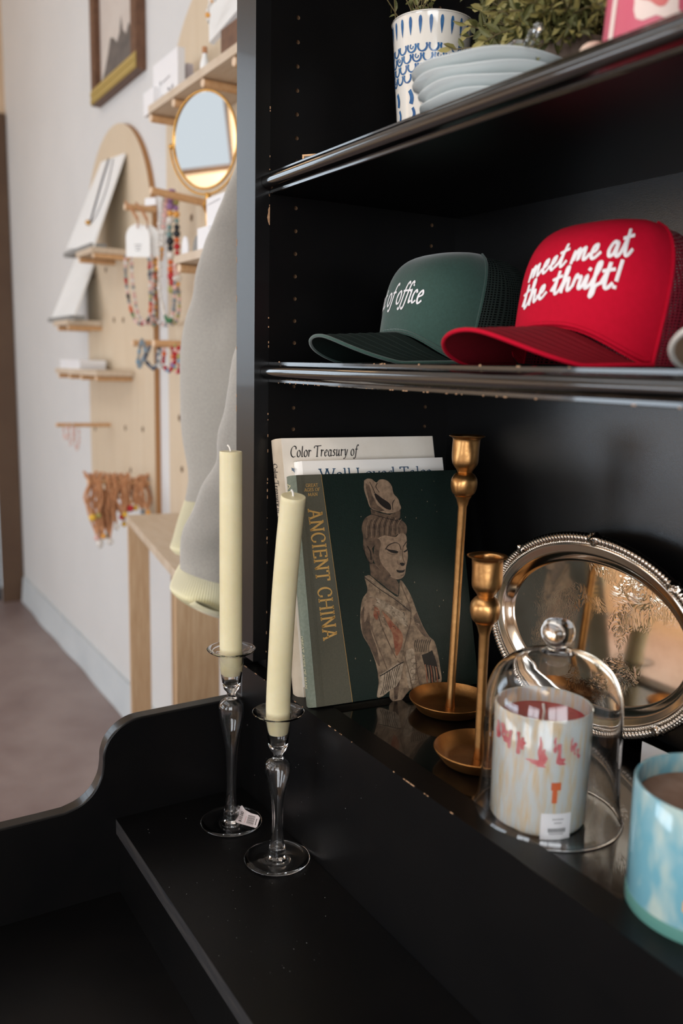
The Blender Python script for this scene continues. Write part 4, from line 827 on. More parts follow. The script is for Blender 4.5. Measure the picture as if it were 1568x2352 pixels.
# ------------------------------------------------------------------ trucker caps on the middle shelf
def sg(v, e): return math.copysign(abs(v) ** e, v)
def cap(c, rot, H, mats, label, lines, tfit, a=0.080, b=0.089, L=0.095, K=6.0):
    """mats: foam, netting, bill, underside, braid, thread; lines: (text, font, start arc, start height, slope, em, width)"""
    base = Vector((c[0], c[1], ZS)); t = thing('trucker_cap', label, 'cap', base, 'caps on the middle shelf')
    cr_, sr_ = math.cos(rot), math.sin(rot); e = 2 / 2.7
    def W_(p): return Vector((base.x + p[0]*cr_ - p[1]*sr_, base.y + p[0]*sr_ + p[1]*cr_, base.z + 0.0004 + p[2]))
    def arch(x): return max(0.0024, 0.034 - K * x * x)
    def crown(ph, s):
        n = 4.4 - 1.7 * min(1, max(0, (abs(ph) - 1.1) / 0.6)); zb = arch(a * math.sin(ph)) if math.cos(ph) > 0 else 0.0024
        s = min(s, 0.99999); r = (1 - s ** n) ** (1 / n)
        return (a * sg(math.sin(ph), e) * r, -b * sg(math.cos(ph), e) * r + 0.014 * s, zb + (H - zb) * s)
    def seam(s): return math.radians(72 + 10 * s)
    def P(ph, s, d=0.0):
        p = W_(crown(ph, s))
        if d:
            q = W_(crown(ph + 0.01, s)); r = W_(crown(ph, s + 0.01 if s < 0.98 else s - 0.01)); n = (q - p).cross(r - p)
            if s >= 0.98: n = -n
            p = p + n.normalized() * d
        return p
    mb = MB(); ss = [1 - (1 - j / 22) ** 1.7 for j in range(23)]
    mb.grid(lambda u, v: P((2*u-1) * seam(ss[int(round(v*22))]), ss[int(round(v*22))]), 40, 22)
    # embroidery: arc length along the front, height above the base line
    tab = [(-1.5, 0)]; acc = 0; prev = None
    ths = [(-1.4 + 2.8 * i / 140) for i in range(141)]; pos = []
    for th in ths:
        p = Vector(crown(th, 0.45)); acc += (p - prev).length if prev else 0; pos.append(acc); prev = p
    mid = acc / 2
    def phi_of(x):
        x += mid
        for i in range(140):
            if pos[i] <= x <= pos[i+1]: return ths[i] + (ths[i+1]-ths[i]) * (x-pos[i]) / (pos[i+1]-pos[i])
        return ths[0] if x < 0 else ths[-1]
    for s_, font, x0, z0, slope, em, wd, sl, wn, wx, hump in lines:
        _, w = layout(s_, font, sl, 0.0); kx = wd / (w * em)
        def fn(u, v, r):
            X, Y = u * em * kx, v * em
            ax, az = x0 + X * math.cos(slope) - Y * math.sin(slope) * 0.35, z0 + X * math.sin(slope) + Y * math.cos(slope)
            return P(phi_of(ax), max(0.02, (az - 0.02) / (H - 0.02)), 0.0006 + r)
        text(mb, s_, font, fn, 1, wmin=wn, wmax=wx, slant=sl, track=0.0, hump=hump)
    part(mb, 'front_panel', [mats[0], mats[5]], t, smooth=60)
    for sd in (1, -1):
        mb = MB(); mb.tube([P(sd * seam(j/20*0.97), j/20*0.97, 0.0006) for j in range(21)], 0.0017, 6); part(mb, 'seam_piping', mats[0], t, smooth=60)
    mb = MB(); mb.grid(lambda u, v: P(seam(v*0.999) + u * (2*PI - 2*seam(v*0.999)), v*0.999), 40, 18, uv=True); part(mb, 'mesh_back', mats[1], t, smooth=60)
    def bill(u, v, d=0.0):
        ph = u * 1.18; i = crown(ph, 0); y = i[1] - L * v * max(0.0, math.cos(u * PI / 2)) ** 0.55; x = i[0] * (1 + 0.10 * v)
        return W_((x, y, arch(x) - 0.006 * v * math.cos(u * 1.5) + d))
    mb = MB(); NU, NV = 48, 12
    mb.grid(lambda u, v: bill(2*u-1, v, 0.0016), NU, NV)
    mb.grid(lambda u, v: bill(1-2*u, v, 0.0), NU, NV, 1)
    for q in range(6):                           # rows of stitching
        v = 0.18 + q * 0.135; mb.tube([bill(-0.93 + 1.86 * i / 40, v, 0.0017) for i in range(41)], 0.0005, 4)
    part(mb, 'bill', [mats[2], mats[3]], t, smooth=60)
    mb = MB(); mb.tube([bill(-1 + 2*i/60, 1.0, 0.0008) for i in range(61)], 0.0019, 8); part(mb, 'bill_edge', mats[0], t, smooth=60)
    mb = MB(); pts = [P(-1.2 + 2.4 * i / 120, 0.035, 0.0012) for i in range(121)]; mb.tube(pts, [0.0016 + 0.0006 * abs(math.sin(i * 1.3)) for i in range(121)], 6); part(mb, 'braid', mats[4], t, smooth=50)
    return t
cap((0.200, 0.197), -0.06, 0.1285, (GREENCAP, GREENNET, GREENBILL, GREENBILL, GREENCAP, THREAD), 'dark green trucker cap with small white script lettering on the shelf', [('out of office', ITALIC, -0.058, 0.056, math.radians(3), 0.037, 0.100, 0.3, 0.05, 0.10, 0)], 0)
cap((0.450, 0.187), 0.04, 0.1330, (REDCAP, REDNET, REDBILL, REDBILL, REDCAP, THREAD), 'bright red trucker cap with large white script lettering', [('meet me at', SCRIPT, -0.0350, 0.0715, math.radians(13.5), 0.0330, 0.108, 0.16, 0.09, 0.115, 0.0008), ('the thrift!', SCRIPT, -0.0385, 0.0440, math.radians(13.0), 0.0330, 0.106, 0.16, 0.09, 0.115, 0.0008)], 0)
cap((0.697, 0.187), 0.04, 0.1330, (WHITECAP, WHITENET, WHITECAP, TANUNDER, WHITECAP, WHITECAP), 'off white cap whose bill edge shows beside the red cap', [], 0)

# ------------------------------------------------------------------ upper shelf: vase, plates, plant, tin
vd = 0.155; vc = onY((993, 60), vd); vb = Vector((vc.x, vc.y, ZU)); rim = vc.z - ZU
t = thing('vase', 'white ceramic vase with blue brushed scroll pattern on the top shelf', 'vase', vb)
vprof = [(p.x, p.y) for p in cr([(0.0300, 0.0005, 0), (0.0345, 0.02, 0), (0.0392, rim * 0.5, 0), (0.0445, rim - 0.006, 0), (0.0462, rim, 0)], 6)]
mb = MB(); mb.lathe([(0, 0.0005)] + vprof + [(vprof[-1][0] - 0.0012, rim + 0.0012), (vprof[-1][0] - 0.0030, rim), (0.040, rim - 0.02), (0.034, 0.03), (0, 0.01)], 64, c=vb)
vt = [(zz, r) for r, zz in vprof]
va2 = math.atan2(CAM.y - vb.y, CAM.x - vb.x)
def vs_(u, v, r=0):                              # u along the girth in metres, v height below the rim
    z = rim - v; rr = lerp_table(vt, z) + 0.0005 + r; a_ = va2 + u / 0.043; return vb + Vector((rr * math.cos(a_), rr * math.sin(a_), z))
rn = random.Random(5)
for i in range(20):                              # drops under the rim
    u0 = -0.105 + i * 0.0115
    mb.add([vs_(u0 + dx * 0.0028, 0.013 + dy * 0.0095) for dx, dy in [(math.sin(2*PI*k/12) * (0.6 + 0.4 * math.cos(2*PI*k/12 + PI)), math.cos(2*PI*k/12)) for k in range(12)]], [tuple(range(12))], 1)
for row in range(4):                             # overlapping scallops and curls
    for i in range(17):
        u0 = -0.10 + i * 0.0128 + (row % 2) * 0.0064; v0 = 0.034 + row * 0.0098
        ribbon(mb, [(u0 + 0.0052 * math.cos(g), v0 + 0.0054 * math.sin(g)) for g in [math.radians(-25 + 230 * k / 9) for k in range(10)]], lambda u, v, r: vs_(u, v), 0.0013, 0.0024, 1)
        if rn.random() < 0.45: ribbon(mb, [(u0 + 0.002 * math.cos(g), v0 - 0.0004 + 0.0022 * math.sin(g)) for g in [k * 0.7 for k in range(7)]], lambda u, v, r: vs_(u, v), 0.0008, 0.0014, 1)
for i in range(9):                               # leaf strokes lower down
    u0 = -0.098 + i * 0.024
    for du, v0, l, w in ((0.0, 0.078, 0.012, 0.0055), (0.004, 0.096, 0.009, 0.004), (0.001, 0.113, 0.010, 0.004)):
        ribbon(mb, [(u0 + du + 0.5 * w * math.sin(k * 0.5), v0 + l * k / 5) for k in range(6)], lambda u, v, r: vs_(u, v), w * 0.55, w, 1)
part(mb, 'vase_body', [CERAM, COBALT], t, smooth=50)
def leaf(mb, p, d, n, l, w, mi):
    s_ = d.cross(n).normalized() * w; k = n.normalized() * (w * 0.4)
    mb.add([p, p + d * l * 0.35 + s_ + k, p + d * l * 0.72 + s_ * 0.75 + k, p + d * l, p + d * l * 0.72 - s_ * 0.75 + k, p + d * l * 0.35 - s_ + k, p + d * l * 0.5], [(0, 1, 6), (1, 2, 6), (2, 3, 6), (3, 4, 6), (4, 5, 6), (5, 0, 6)], mi)
def spray(mb, ms, root, tip, rn, nl=16, l=0.014, sag=0.02):
    m_ = (root + tip) / 2 + Vector((rn.uniform(-1,1), rn.uniform(-1,1), 1.2)) * sag * 0.6
    c = cr([root, m_, tip], 6); ms.tube(c, 0.0007, 4)
    for i in range(nl):
        k = 2 + int((len(c) - 3) * i / nl); d0 = (c[k+1] - c[k]).normalized(); sd = d0.orthogonal().normalized(); sd.rotate(Matrix.Rotation(i * 2.4 + rn.uniform(-0.4, 0.4), 3, d0))
        dd = (d0 * rn.uniform(0.3, 0.9) + sd).normalized(); leaf(mb, c[k], dd, d0.cross(sd) + d0 * 0.6, l * rn.uniform(0.7, 1.2), l * 0.19, 0 if rn.random() < 0.72 else 1)
    leaf(mb, c[-1], (c[-1]-c[-2]).normalized(), sd, l, l * 0.19, 1)
t = thing('greenery_sprig', 'olive green sprig standing in the blue and white vase', 'plant', vb + Vector((0, 0, 0.02)))
mb = MB(); ms = MB(); rn = random.Random(9)
for i in range(12):
    q = onY((rn.uniform(885, 985), rn.uniform(-75, 4)), vd + rn.uniform(-0.02, 0.03)); spray(mb, ms, vb + Vector((rn.uniform(-0.02, 0.02), rn.uniform(-0.02, 0.02), 0.06)), q, rn, 12, 0.012)
part(mb, 'leaves', [LEAF, LEAFY], t, smooth=0); part(ms, 'stems', STEM, t, smooth=50)
pc = Vector((0.395, 0.165, ZU))
t = thing('potted_plant', 'bushy olive green plant in a taupe pot on the top shelf', 'plant', pc)
mb = MB(); mb.lathe([(0, 0.0005), (0.040, 0.0005), (0.050, 0.05), (0.054, 0.060), (0.054, 0.066), (0.049, 0.066), (0.044, 0.05), (0, 0.045)], 40, c=pc); part(mb, 'pot', POTM, t, smooth=40)
mb = MB(); ms = MB(); rn = random.Random(14)
for i in range(260):
    q = onY((rn.gauss(1205, 82), rn.uniform(-150, 122)), 0.155 + rn.uniform(-0.075, 0.065))
    px = 0
    if q.z < ZU + 0.006: q.z = ZU + 0.008
    if (q - (pc + Vector((0, 0, 0.13)))).length > 0.135: q = pc + Vector((0, 0, 0.13)) + (q - (pc + Vector((0, 0, 0.13)))).normalized() * rn.uniform(0.09, 0.135)
    spray(mb, ms, pc + Vector((rn.uniform(-0.03, 0.03), rn.uniform(-0.03, 0.03), 0.055)), q, rn, 17, 0.0155)
part(mb, 'foliage', [LEAF, LEAFY], t, smooth=0); part(ms, 'stems', STEM, t, smooth=50)
pl = onY((1105, 210), 0.092); plc = Vector((pl.x + 0.012, 0.098, ZU))
for i, (dz, r0, nm) in enumerate(((0.000, 0.072, 'lowest wavy edged pale dish in the stack under the plant'), (0.0100, 0.074, 'second wavy edged pale dish from the bottom of the stack'), (0.0200, 0.075, 'third wavy edged pale dish from the bottom of the stack'), (0.0300, 0.075, 'topmost wavy edged pale dish of the stack'))):
    c_ = plc + Vector((0.002 * math.sin(i * 2), 0.002 * math.cos(i), dz)); mb = MB()
    def wv(r, z, g, k, i=i, r0=r0):
        f = min(1.0, (r / r0) ** 3); return r * (1 + 0.012 * f * math.sin(4 * g + i * 1.3) + 0.005 * f * math.sin(9 * g + i)), z * 0.85 + f * 0.0009 * math.sin(5 * g + i * 1.3 + 0.6)
    mb.lathe([(0, 0.0004), (r0 * 0.55, 0.0004), (r0 * 0.60, 0.003), (r0 * 0.85, 0.0080), (r0, 0.0142), (r0 * 1.005, 0.0156), (r0 * 0.985, 0.0164), (r0 * 0.84, 0.0102), (r0 * 0.58, 0.0050), (0, 0.0046)], 96, c=c_, mod=wv)
    o = mb.build('dish', PLATE, smooth=60, origin=c_); tag(o, nm, 'dish', 'stack of wavy dishes on the top shelf')
c_ = onY((1178, 140), 0.060); mb = MB(); c_ = Vector((c_.x, 0.075, ZU + 0.0300 + 0.0142))
mb.tube(cr([c_ + Vector((-0.030, 0.0, 0.003)), c_ + Vector((-0.015, -0.004, 0.0045)), c_ + Vector((0.0, 0.0, 0.004)), c_ + Vector((0.018, -0.010, 0.005)), c_ + Vector((0.030, -0.016, 0.004))], 4), [0.0035 + 0.0015 * abs(math.sin(i * 0.9)) for i in range(17)], 8)
o = mb.build('glass_ornament', GLASS, smooth=30, origin=c_); tag(o, 'small clear glass ornament lying on the topmost wavy dish', 'ornament')
tq = onY((1480, 60), 0.075); tc_ = Vector((tq.x, 0.080, ZU)); t = thing('floral_tin', 'pink tin printed with a pale rose at the end of the top shelf', 'tin', tc_)
mb = MB(); mb.lathe([(0, 0.0004), (0.0335, 0.0004), (0.034, 0.002), (0.0290, 0.094), (0.0285, 0.096), (0, 0.0962)], 56, c=tc_)
ta = math.atan2(CAM.y - tc_.y, CAM.x - tc_.x)
def tn(u, v, d=0.0005):
    rr = 0.034 - 0.005 * v / 0.094 + d; return tc_ + Vector((rr * math.cos(ta + u / 0.032), rr * math.sin(ta + u / 0.032), v))
def blob(cx, cy, rx, ry, mi, d, n=28, k=5, am=0.14):
    mb.grid(lambda u, v: tn(cx + v * rx * math.cos(2*PI*u) * (1 + am * math.sin(k * 2*PI*u)), cy + v * ry * math.sin(2*PI*u) * (1 + am * math.sin(k * 2*PI*u)), d), n, 6, mi, closeu=True)
for sgn in (-1, 1):
    mb.add([tn(sgn * 0.032, 0.002), tn(sgn * 0.027, 0.002), tn(sgn * 0.0235, 0.093), tn(sgn * 0.028, 0.093)], [(0, 1, 2, 3)], 2)
blob(0.004, 0.042, 0.019, 0.024, 2, 0.0005); blob(0.003, 0.044, 0.013, 0.016, 1, 0.0008, k=4); blob(0.002, 0.046, 0.009, 0.011, 2, 0.0011, k=3); blob(0.002, 0.047, 0.0045, 0.005, 1, 0.0014); blob(-0.012, 0.080, 0.008, 0.007, 2, 0.0005); blob(0.018, 0.020, 0.006, 0.006, 2, 0.0006)
part(mb, 'tin_body', [PINKT, ROSE, ROSEP], t, smooth=40)
oq = onY((1352, 96), 0.062); mb = MB(); oc = Vector((oq.x, 0.072, ZU))
mb.ball((oc.x, oc.y, oc.z + 0.0125), 0.0125, 20, 0, (0.75, 1.5, 1.0)); mb.ball((oc.x + 0.008, oc.y + 0.012, oc.z + 0.020), 0.010, 16, 0, (0.7, 1.2, 0.9))
o = mb.build('ornament', PEACH, smooth=60, origin=oc); tag(o, 'small peach coloured rounded ornament beside the pink tin', 'ornament')
f0_, f1_ = onY((694, 355), 0.036), onY((760, 344), 0.058); fd = f1_ - f0_; fd.z = 0; fd = fd.normalized(); fnn = Vector((fd.y, -fd.x, 0)); hh = f0_.z - ZU; fl_ = 0.055
t = thing('small_picture_frame', 'small light wood framed picture low on the top shelf by the side panel', 'picture frame', (f0_.x, f0_.y, ZU))
def fbox(mb, u0, u1, z0, z1, d0, d1):
    mb.add([Vector((f0_.x, f0_.y, ZU)) + fd * u + fnn * d + Vector((0, 0, z)) for u, d, z in ((u0,d0,z0),(u1,d0,z0),(u1,d1,z0),(u0,d1,z0),(u0,d0,z1),(u1,d0,z1),(u1,d1,z1),(u0,d1,z1))], [(0,1,2,3),(4,7,6,5),(0,4,5,1),(1,5,6,2),(2,6,7,3),(3,7,4,0)])
mb = MB(); fbox(mb, 0, 0.0022, 0.0004, hh, 0, -0.008); fbox(mb, fl_ - 0.0022, fl_, 0.0004, hh, 0, -0.008); fbox(mb, 0.0022, fl_ - 0.0022, hh - 0.0020, hh, 0, -0.008); fbox(mb, 0.0022, fl_ - 0.0022, 0.0004, 0.0022, 0, -0.008)
part(mb, 'frame', PINE, t, smooth=0, recalc=True); mb = MB(); fbox(mb, 0.0022, fl_ - 0.0022, 0.0022, hh - 0.0020, -0.002, -0.006); part(mb, 'picture', GREY, t, smooth=0, recalc=True)
# ------------------------------------------------------------------ sweatshirt hanging at the end of the hutch
HR = Vector((rt.x, rt.y, 0)).normalized()
def loft(mb, rows, Y, seg=28, depth=0.55, wrinkle=0.006, seed=1, mi=0, ribs=0, close=False):
    """rows: (left px, right px, py at the left, py at the right, depth offset)"""
    rings = []
    for (l, r, yl, yr, dy) in rows:
        A, Bv = onY((l, yl), Y + dy), onP((r, yr), onY((l, yl), Y + dy), Vector((0.86, -0.5, 0)))
        c = (A + Bv) / 2; h = (Bv - A) / 2; rings.append((c, h))
    n = 8 * (len(rings) - 1) + 1
    cs = cr([c for c, h in rings], 8); hs = cr([h for c, h in rings], 8); vs = []
    for i, (c, h) in enumerate(zip(cs, hs)):
        back = Vector((-0.86, 0.5, 0)).normalized() * h.length * depth
        for k in range(seg):
            g = 2 * PI * k / seg; p = c + h * math.cos(g) - back * math.sin(g)
            w = wrinkle * (noise.noise((p.x * 9 + seed, p.y * 9, p.z * 5)) * 1.4 + noise.noise((p.x * 22, p.y * 22 + seed, p.z * 11)) * 0.6)
            if ribs: w += 0.0010 * math.sin(g * ribs)
            vs.append(p + (p - c).normalized() * w)
    m = len(cs); fs = []
    for i in range(m - 1):
        for k in range(seg): k2 = (k+1) % seg; fs.append((i*seg+k, (i+1)*seg+k, (i+1)*seg+k2, i*seg+k2))
    mb.add(vs, fs, mi); return cs, hs
t = thing('sweatshirt', 'grey fleece sweatshirt with cream ribbed cuffs hanging beside the hutch', 'sweatshirt', (-0.30, 0.12, 0.30))
mb = MB()                                        # body and shoulder, going up behind the stile
loft(mb, [(566, 700, 250, 250, 0.03), (546, 700, 370, 370, 0.03), (505, 690, 480, 480, 0.03), (468, 690, 565, 565, 0.03), (436, 680, 660, 660, 0.03), (418, 670, 745, 745, 0.03), (413, 660, 830, 830, 0.03), (415, 640, 930, 930, 0.03), (422, 600, 1030, 1030, 0.03), (426, 570, 1100, 1100, 0.03), (424, 540, 1150, 1150, 0.03)], 0.13, depth=0.35, wrinkle=0.010, seed=3)
part(mb, 'sleeve', SWEAT, t, smooth=70, recalc=True)
def torso(tab, seg=40):
    mb = MB(); vs = []; tab = cr([(rx, ry, z) for rx, ry, z in tab], 6)
    mb.grid(lambda u, v: (lambda q: Vector((-0.145 + q.x * math.cos(2*PI*u) * (1 + 0.05 * math.sin(6*PI*u + q.z * 9)), 0.175 + q.y * math.sin(2*PI*u) * (1 + 0.08 * math.sin(8*PI*u + q.z * 7)), q.z)))(tab[int(round(v * (len(tab) - 1)))]), seg, len(tab) - 1, closeu=True); return mb
part(torso([(0.105, 0.066, -0.27), (0.120, 0.076, -0.20), (0.122, 0.078, 0.0), (0.122, 0.076, 0.18), (0.118, 0.070, 0.27), (0.095, 0.058, 0.315), (0.070, 0.050, 0.335)]), 'body', SWEAT, t, smooth=70, recalc=True)
part(torso([(0.102, 0.063, -0.33), (0.106, 0.066, -0.30), (0.105, 0.066, -0.27)]), 'waistband', RIB, t, smooth=70, recalc=True)
part(torso([(0.070, 0.050, 0.335), (0.068, 0.048, 0.350), (0.062, 0.043, 0.352), (0.060, 0.042, 0.335)]), 'collar', RIB, t, smooth=70, recalc=True)
hk = MB(); hk.tube(cr([(-0.145, 0.214, 0.345), (-0.145, 0.206, 0.395), (-0.145, 0.19, 0.425), (-0.145, 0.174, 0.395), (-0.145, 0.132, 0.345)], 5), 0.0025, 8); part(hk, 'hanging_loop', SWEAT, t, smooth=60)
hk = MB(); hk.tube([(0.0225, 0.19, 0.418), (-0.15, 0.19, 0.418), (-0.165, 0.19, 0.424), (-0.172, 0.19, 0.438)], 0.005, 10); part(hk, 'side_hook', GOLD, hut, smooth=60)
mb = MB(); loft(mb, [(424, 500, 1148, 1150, 0.03), (408, 490, 1195, 1198, 0.028), (394, 470, 1240, 1250, 0.026), (390, 462, 1258, 1270, 0.025), (402, 455, 1272, 1280, 0.025)], 0.13, seg=352, depth=0.4, wrinkle=0.002, ribs=44, seed=2); part(mb, 'cuff', RIB, t, smooth=70, recalc=True)
mb = MB(); loft(mb, [(560, 690, 760, 770, 0), (543, 680, 840, 850, 0), (518, 660, 930, 945, 0), (494, 640, 1010, 1030, 0), (468, 615, 1090, 1115, 0), (438, 585, 1170, 1200, 0), (416, 560, 1235, 1262, 0), (410, 540, 1275, 1305, 0), (412, 528, 1302, 1340, 0)], 0.075, depth=0.5, wrinkle=0.013, seed=8)
part(mb, 'sleeve', SWEAT, t, smooth=70, recalc=True)
mb = MB(); cs, hs = loft(mb, [(412, 526, 1296, 1336, 0), (402, 528, 1318, 1360, 0), (391, 526, 1342, 1395, 0), (394, 522, 1356, 1412, 0), (412, 518, 1374, 1420, 0.004), (432, 512, 1386, 1416, 0.008), (446, 505, 1380, 1404, 0.012)], 0.075, seg=560, depth=0.5, wrinkle=0.003, ribs=70, seed=5); part(mb, 'cuff', RIB, t, smooth=70, recalc=True)

# ------------------------------------------------------------------ oak display bench below the pegboards
SZ = -0.45; A_ = onZ((290, 1183), SZ); C_ = onZ((401, 1311), SZ)
ux = (C_ - A_); ux.z = 0; LEN = ux.length; ux.normalize(); uy = Vector((-ux.y, ux.x, 0)); WID = 0.19
def bn(x, y, z): return A_ + ux * x + uy * y + Vector((0, 0, z - SZ))
def bbox(mb, a, b, mi=0):
    (x0, y0, z0), (x1, y1, z1) = a, b
    mb.add([bn(*p) for p in ((x0,y0,z0),(x1,y0,z0),(x1,y1,z0),(x0,y1,z0),(x0,y0,z1),(x1,y0,z1),(x1,y1,z1),(x0,y1,z1))], [(0,3,2,1),(4,5,6,7),(0,1,5,4),(1,2,6,5),(2,3,7,6),(3,0,4,7)], mi)
t = thing('display_bench', 'tall pale oak bench standing below the jewellery boards behind the hutch', 'bench', (A_.x, A_.y, FLOOR))
mb = MB(); bbox(mb, (0, 0, SZ - 0.022), (LEN, WID, SZ)); part(mb, 'bench_top', PINETOP, t, smooth=0, bevel=0.002)
for x0, y0, w in ((0.002, 0.002, 0.060), (LEN - 0.024, 0.002, 0.098), (0.002, WID - 0.062, 0.060), (LEN - 0.024, WID - 0.062, 0.060)):
    mb = MB(); bbox(mb, (x0, y0, FLOOR), (x0 + 0.022, y0 + w, SZ - 0.0222)); part(mb, 'leg', PINEV, t, smooth=0, bevel=0.0015)

# ------------------------------------------------------------------ framed picture
fl, fr = onY((210, 245), 0.515), onY((313, 155), 0.515); x0, x1, z0, z1 = fl.x, fr.x, (fl.z + fr.z) / 2, 1.52; fw = 0.055
t = thing('framed_picture', 'brown and gilt framed misty landscape hanging high on the white wall', 'picture', ((x0 + x1) / 2, 0.53, z0))
mb = MB(); mb.box((x0, 0.515, z0 + fw), (x0 + fw, 0.549, z1 - fw)); mb.box((x1 - fw, 0.515, z0 + fw), (x1, 0.549, z1 - fw)); mb.box((x0, 0.515, z1 - fw), (x1, 0.549, z1))
mb.box((x0, 0.515, z0), (x1, 0.549, z0 + fw), 0); mb.box((x0 + 0.004, 0.510, z0 + 0.006), (x1 - 0.004, 0.5155, z0 + 0.020), 1); mb.box((x0 + 0.004, 0.510, z0 + 0.030), (x1 - 0.004, 0.5155, z0 + 0.044), 1); mb.box((x0 + 0.002, 0.5128, z0 + 0.002), (x1 - 0.002, 0.5152, z0 + fw - 0.003), 1)
part(mb, 'frame', [FRAMEM, GILT], t, smooth=0)
mb = MB(); mb.box((x0 + fw, 0.538, z0 + fw), (x1 - fw, 0.548, z1 - fw))
wx_, hx_ = x1 - x0 - 2 * fw, z1 - z0 - 2 * fw
sil = [(0.0, 0.02), (0.06, 0.06), (0.14, 0.12), (0.22, 0.20), (0.30, 0.30), (0.40, 0.27), (0.48, 0.22), (0.55, 0.27), (0.60, 0.38), (0.64, 0.27), (0.72, 0.22), (0.80, 0.28), (0.88, 0.20), (1.0, 0.16), (1.0, 0.02)]
mb.add([(x0 + fw + u * wx_, 0.5376, z0 + fw + v * hx_) for u, v in sil], [tuple(range(len(sil)))], 1)
part(mb, 'painting', [SKYPIC, TREEPIC], t, smooth=0)

# ------------------------------------------------------------------ arched pegboards, shelves and jewellery
YP = 0.53; YF = 0.375
def pegboard(xa, xb, zc, zb, label, hs):
    t = thing('pegboard', label, 'pegboard', ((xa + xb) / 2, YP, zb), 'arched plywood pegboards'); r = (xb - xa) / 2; c = (xa + xb) / 2
    poly = [(xa, zb), (xb, zb)] + [(c + r * math.cos(g), zc + r * math.sin(g)) for g in [PI * i / 40 for i in range(41)]]
    mb = MB(); n = len(poly)
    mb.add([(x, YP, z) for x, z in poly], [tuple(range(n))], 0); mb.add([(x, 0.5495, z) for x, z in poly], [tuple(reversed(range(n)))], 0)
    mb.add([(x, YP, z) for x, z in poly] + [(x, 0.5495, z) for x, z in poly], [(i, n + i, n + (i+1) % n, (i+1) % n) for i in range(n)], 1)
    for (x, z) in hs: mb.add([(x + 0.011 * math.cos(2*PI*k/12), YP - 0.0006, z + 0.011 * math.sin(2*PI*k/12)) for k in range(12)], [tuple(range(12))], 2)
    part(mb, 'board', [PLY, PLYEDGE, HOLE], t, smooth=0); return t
def hl(pts): return [(onY(p, YP).x, onY(p, YP).z) for p in pts]
P1 = pegboard(-2.640, -1.838, 0.43, -0.53, 'arched plywood pegboard further along the wall, hung with tags and cords', hl([(288, 983), (328, 986), (216, 636), (243, 620), (262, 735), (283, 735), (219, 985), (300, 1080)]))
P2 = pegboard(-1.700, -0.900, 0.65, -0.53, 'arched plywood pegboard nearer the hutch, below the mirror and bead strands', hl([(418, 1078), (412, 960), (440, 500)]))
def peg(front, x, parent, r=0.0105, zr=None):
    f = onX(front, x); mb = MB(); b_ = Vector((x, YP, f.z if zr is None else zr))
    d = (f - b_).normalized(); mb.tube([b_, f - d * 0.002], r, 14); mb.tube([f - d * 0.002, f], [r, r * 0.82], 14, 1); mb.tube([f, f + d * 0.0003], [r * 0.82, 0.0004], 14, 1)
    part(mb, 'peg', [PINE, PEGEND], parent, smooth=40); return f, b_
def board_on(name, label, nearpx, farx, thick, zoff, group, xnear=None, w0=YF, d1=YP - 0.002, m=PINE):
    """shelf board lying on pegs: near end passes through the pixel at its front edge"""
    n_ = onY(nearpx, w0); xn = n_.x if xnear is None else xnear; xf = farx; z = n_.z
    mb = MB(); mb.box((min(xn, xf), w0, z - thick), (max(xn, xf), d1, z), 0)
    o = mb.build(name, [m], smooth=0, origin=(xn, (w0 + d1) / 2, z)); tag(o, label, 'shelf board', group); return xn, z
gB = 'plywood shelf boards on pegs'
# right board: upper shelf with three pegs
u0 = onY((340, 246), YF); u1 = onY((543, 96), YF); zu = (u0.z + u1.z) / 2
mb = MB(); mb.box((u0.x, YF, zu - 0.020), (-0.60, YP - 0.002, zu)); o = mb.build('shelf_board', [PINETOP, PINE], smooth=0, origin=(-1.0, 0.45, zu)); tag(o, 'upper wooden shelf board with cards, bottle and white tray above the mirror', 'shelf board', gB)
for px in ((345, 268), (397, 229), (464, 176), (536, 120)):
    q = onY(px, YF + 0.004); f = Vector((q.x, q.y, zu - 0.0308)); mb = MB(); mb.tube([(q.x, YP, zu - 0.0308), (q.x, q.y + 0.002, zu - 0.0308)], 0.0105, 14); mb.tube([(q.x, q.y + 0.002, zu - 0.0308), (q.x, q.y, zu - 0.0308), (q.x, q.y - 0.0003, zu - 0.0308)], [0.0105, 0.009, 0.0004], 14, 1); part(mb, 'peg', [PINE, PEGEND], P2, smooth=40)
# right board: lower shelf
YF2 = 0.285; l0 = onY((400, 588), YF2); zl2 = l0.z
mb = MB(); mb.box((l0.x, YF2, zl2 - 0.018), (-0.80, YP - 0.002, zl2)); o = mb.build('shelf_board', [PINETOP], smooth=0, origin=(-1.1, 0.45, zl2)); tag(o, 'wooden shelf board half hidden by the sweatshirt, under the mirror', 'shelf board', gB)
q = onY((410, 607), YF2 + 0.004); mb = MB(); mb.tube([(q.x, YP, zl2 - 0.0288), (q.x, q.y + 0.002, zl2 - 0.0288)], 0.0105, 14); mb.tube([(q.x, q.y + 0.002, zl2 - 0.0288), (q.x, q.y, zl2 - 0.0288), (q.x, q.y - 0.0003, zl2 - 0.0288)], [0.0105, 0.009, 0.0004], 14, 1); part(mb, 'peg', [PINE, PEGEND], P2, smooth=40)
fA, rA = peg((345, 437), onY((470, 466), YP).x, P2, zr=onY((470, 466), YP).z)
fB, rB = peg((285, 475), onY((357, 482), YP).x, P1, zr=onY((357, 482), YP).z)
fC, rC = peg((351, 789), onY((352, 789), YF).x, P2)
fD, rD = peg((303, 788), -1.868, P1)
fE, rE = peg((128, 976), onY((253, 976), YP).x, P1, r=0.0075, zr=onY((253, 976), YP).z)
fG, rG = peg((200, 1105), onY((342, 1110), YP).x, P1, r=0.009, zr=onY((342, 1110), YP).z)
